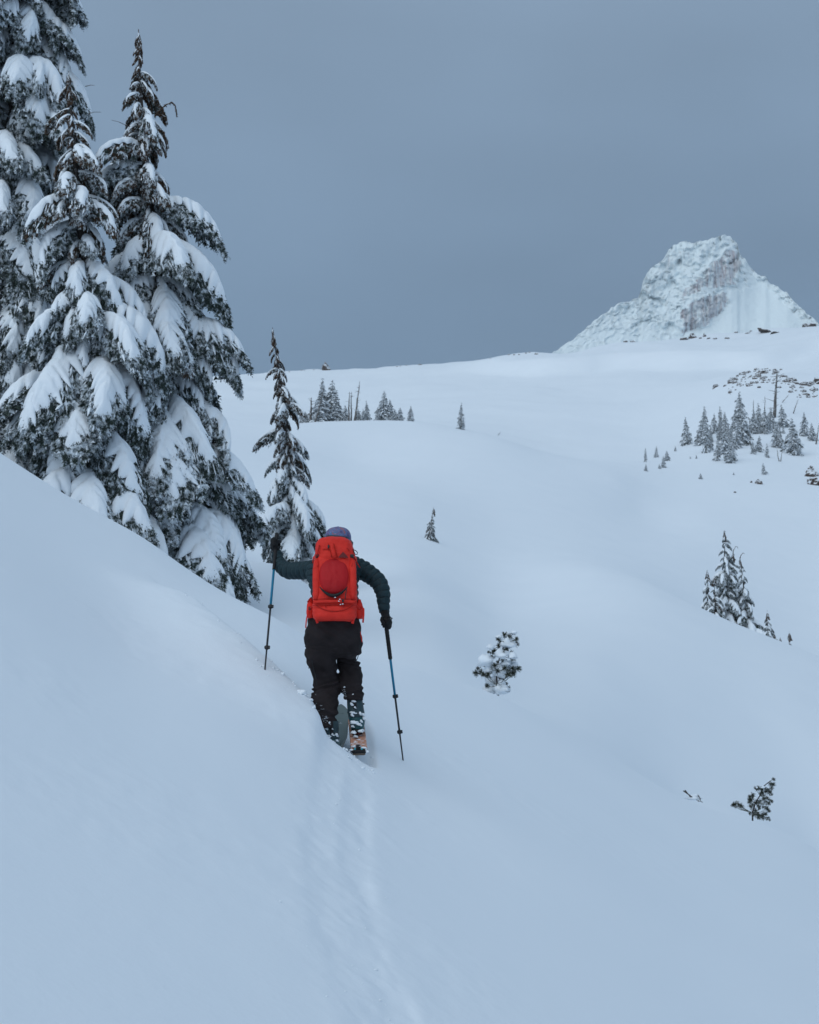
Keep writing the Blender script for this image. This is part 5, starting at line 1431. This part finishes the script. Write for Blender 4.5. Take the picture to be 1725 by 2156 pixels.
for k, (X, Y, y, s_) in enumerate(flk):
    u, v = zb(X, Y); m = s_ / 8.2 * .69 * PX; blob_geo(V, Fc, P(u, v, y), m, .003, m * .8, k * .7, 6, 4)
o = world_mesh('snow_specks', V, Fc, M_FLAKE, trousers); o['kind'] = 'stuff'

# ---- skis
def ski(label, path, widths, mt, thick=.018):
    root = empty('ski', path[len(path) // 2], label, 'ski', 'skis')
    n = len(path)
    V, Fc, MI = [], [], []
    for i, p in enumerate(path):
        d = nrm(path[min(i + 1, n - 1)] - path[max(0, i - 1)]); s = nrm(d.cross(Vector((0, 0, 1)))); up = s.cross(d); w = widths[i] / 2
        V += [p - s * w, p - s * w * .96 + up * thick * .5, p + s * w * .96 + up * thick * .5, p + s * w, p + s * w - up * thick * .5, p - s * w - up * thick * .5]
    for i in range(n - 1):
        for k in range(6):
            k2 = (k + 1) % 6; Fc.append((i * 6 + k, i * 6 + k2, (i + 1) * 6 + k2, (i + 1) * 6 + k)); MI.append(0 if k in (0, 1, 2) else 1)
    Fc.append(tuple(range(6))[::-1]); MI.append(1); Fc.append(tuple((n - 1) * 6 + k for k in range(6))); MI.append(1)
    world_mesh('ski_body', V, Fc, [mt, M_SKIB], root, smooth=False, mi=MI)
    return root
def cat_path(pts, n): return [p for p, r in dense_path([(P(*q), 1) for q in pts], n)]
pr = cat_path([(757, 1580, 9.68), (755, 1563, 9.92), (753, 1545, 10.16), (751, 1528, 10.48), (749, 1518, 10.8), (747, 1508, 11.1), (746, 1496, 11.3)], 24)
sr = ski('copper topped ski under the skier\'s right boot, its tail sticking out of the snow', pr, [.118 + .004 * math.sin(i / 24 * 3.14) - (.03 * max(0, i - 20) / 4) for i in range(25)], M_SKIC)
V, Fc = [], []
tl = P(756.5, 1573, 9.70)
bevel_box(V, Fc, P(754.5, 1574, 9.695), Vector((.016, 0, 0)), Vector((0, .02, 0)), Vector((0, 0, .022))); world_mesh('tail_clip', V, Fc, M_BLACK, sr)
V, Fc = [], []
for u in (747.5, 762): bevel_box(V, Fc, P(u, 1579, 9.675), Vector((.006, 0, 0)), Vector((0, .006, 0)), Vector((0, 0, .013)))
world_mesh('clip_hook', V, Fc, M_CYAN, sr)
V, Fc = [], []
bevel_box(V, Fc, P(756, 1582, 9.672), Vector((.052, 0, 0)), Vector((0, .010, 0)), Vector((0, 0, .012))); world_mesh('tail_edge', V, Fc, M_BLACK, sr)
V, Fc = [], []
bevel_box(V, Fc, P(756.5, 1586.5, 9.69), Vector((.045, 0, 0)), Vector((0, .012, 0)), Vector((0, 0, .012))); world_mesh('climbing_skin', V, Fc, M_SKIB, sr)
V, Fc = [], []
bevel_box(V, Fc, P(752, 1541, 10.08), Vector((.034, 0, 0)), Vector((0, .035, 0)), Vector((0, 0, .016)))
world_mesh('binding_heel', V, Fc, mat('dark_red_binding', (.16, .03, .03), .5), sr)
V, Fc = [], []
for (u, v) in ((745, 1546), (752, 1548), (761, 1544), (752, 1540)): bevel_box(V, Fc, P(u, v, 10.03), Vector((.008, 0, 0)), Vector((0, .01, 0)), Vector((0, 0, .006)))
world_mesh('binding_clip', V, Fc, M_BLACK, sr)
for k, (u, v, y, ru, rv) in enumerate(((744, 1543, 10.02, 6, 4), (759, 1540, 10.03, 5, 3.5), (749, 1551, 9.98, 5, 2.5), (764, 1538, 10.05, 3, 3), (746, 1572, 9.70, 6, 2.5), (765, 1575, 9.70, 7, 2.6), (755, 1571, 9.70, 5, 1.8), (741, 1580, 9.69, 4, 3), (772, 1582, 9.69, 4, 4))):
    V, Fc = [], []; blob_geo(V, Fc, P(u, v, y), ru * PX, .03, rv * PX, 30 + k, 12, 8); blob_geo(V, Fc, P(u + ru * .6, v + 1, y), ru * PX * .6, .02, rv * PX * .7, 50 + k, 9, 6)
    world_mesh('snow_clump', V, Fc, M_FLAKE, sr)
pl = cat_path([(700, 1592, 9.66), (703, 1576, 10.0), (711, 1562, 10.3), (717, 1548, 10.55), (719, 1530, 10.72), (720.5, 1512, 10.86), (720, 1496, 10.97), (717.5, 1484.5, 11.04)], 28)
sl_ = ski('grey green ski whose broad tip shows between the skier\'s legs', pl, [.108] * 20 + [.112, .114, .112, .106, .096, .080, .060, .036, .014], M_SKIG)
V, Fc = [], []
sq = [(777, 1105, 800, 1075), (800, 1075, 815, 1110), (815, 1110, 830, 1070), (840, 1060, 900, 1050), (845, 1075, 935, 1058), (860, 1045, 880, 1060), (900, 1022, 912, 1045), (935, 1052, 880, 1066), (785, 1090, 840, 1082)]
for (x0, y0_, x1, y1_) in sq:
    u0, v0 = zb(x0, y0_); u1, v1 = zb(x1, y1_)
    def ys_(v): return np.interp(v, [1484.5, 1496, 1512, 1530, 1548, 1562], [11.04, 10.97, 10.86, 10.72, 10.55, 10.3]) - .016
    strap(V, Fc, [P(u0, v0, float(ys_(v0))), P(u1, v1, float(ys_(v1)))], .0045, .002)
world_mesh('scribbled_mark', V, Fc, M_MARK, sl_)
V, Fc = [], []
for i_, (y0_, y1_) in enumerate(((800, 800), (935, 930), (1130, 1125))):
    u0, v0 = zb(815, y0_); u1, v1 = zb(975, y1_); strap(V, Fc, [P(u0, v0, float(ys_(v0))), P(u1, v1, float(ys_(v1)))], .003, .002, Vector((0, 0, 1)))
world_mesh('ski_stripe', V, Fc, mat('dull_line', (.07, .10, .10), .5), sl_)

# ---- loose snow crumbs thrown up along the bank and track
rnd = random.Random(77)
V, Fc = [], []
def crumb(u, v, y, s_):
    p = P(u, v, y); p.z = gz(p.x, p.y) + s_ * .15
    blob_geo(V, Fc, p, s_, s_, s_ * .7, rnd.random() * 50, 8, 6)
for k in range(70):
    t = rnd.random(); k_ = min(4, int(t * 5)); a_, b_ = CREST[k_], CREST[k_ + 1]
    f = t * 5 - k_; x = a_[0] + (b_[0] - a_[0]) * f + rnd.gauss(0, .07); y = a_[1] + (b_[1] - a_[1]) * f + rnd.gauss(0, .12)
    s_ = abs(rnd.gauss(0, .005)) + .003
    blob_geo(V, Fc, Vector((x, y, gz(x, y) + s_ * .2)), s_, s_, s_ * .8, rnd.random() * 50, 7, 5)
for (u, v, y, s_) in ((636, 1489, 9.78, .030), (630, 1487, 9.80, .020), (642, 1492, 9.78, .018), (655, 1497, 9.74, .015)): crumb(u, v, y, s_)
for k in range(40):
    pl_ = rnd.choice((TRACK_L, TRACK_R)); i = rnd.randrange(len(pl_) - 2); f = rnd.random()
    x = pl_[i][0] + (pl_[i + 1][0] - pl_[i][0]) * f + rnd.gauss(0, .12); y = pl_[i][1] + (pl_[i + 1][1] - pl_[i][1]) * f
    s_ = abs(rnd.gauss(0, .0025)) + .0015
    blob_geo(V, Fc, Vector((x, y, gz(x, y) + s_ * .2)), s_, s_, s_ * .7, rnd.random() * 50, 7, 5)
for k in range(45):
    x_, y_ = P(rnd.uniform(684, 790), 1580, 9.5)[0], rnd.uniform(9.4, 10.3); s_ = abs(rnd.gauss(0, .007)) + .004
    blob_geo(V, Fc, Vector((x_, y_, gz(x_, y_) + s_ * .2)), s_ * 1.3, s_, s_ * .8, rnd.random() * 50, 7, 5)
o = world_mesh('loose_snow', V, Fc, M_FLAKE, None)
tag(o, 'loose snow crumbs lying beside the skis and along the ski track', 'snow', None, 'stuff')
# ------------------------------------------------------------------ thin cold haze in the air
_g = bpy.data.objects['ground']; _a = np.zeros(len(_g.data.vertices) * 3, np.float32); _g.data.vertices.foreach_get('co', _a); _zz = _a[2::3].tolist()
_tops = [v.co.z for v in bpy.data.objects['mountain'].data.vertices]
_zz += [min(_tops)]
zlo, zhi = min(_zz) - 12, max(max(_zz), max(_tops)) + 6
print('haze', zlo, zhi)
hv = []
for z in (zlo, zhi):
    for x, y in ((-1760, -1760), (1760, -1760), (1760, 1760), (-1760, 1760)): hv.append((x, y, z))
hz = pymesh('haze', hv, [(0, 3, 2, 1), (4, 5, 6, 7), (0, 1, 5, 4), (1, 2, 6, 5), (2, 3, 7, 6), (3, 0, 4, 7)], None, None, False)
mh = bpy.data.materials.new('thin_haze'); mh.use_nodes = True
tt = mh.node_tree; tt.nodes.clear()
ho = tt.nodes.new('ShaderNodeOutputMaterial'); pv = tt.nodes.new('ShaderNodeVolumePrincipled')
pv.inputs['Color'].default_value = (0.86, 0.93, 0.97, 1); pv.inputs['Density'].default_value = 0.00015; pv.inputs['Anisotropy'].default_value = 0.0
tt.links.new(pv.outputs[0], ho.inputs['Volume'])
hz.data.materials.append(mh)
tag(hz, 'thin pale haze filling the cold air over the snow', None, None, 'stuff')
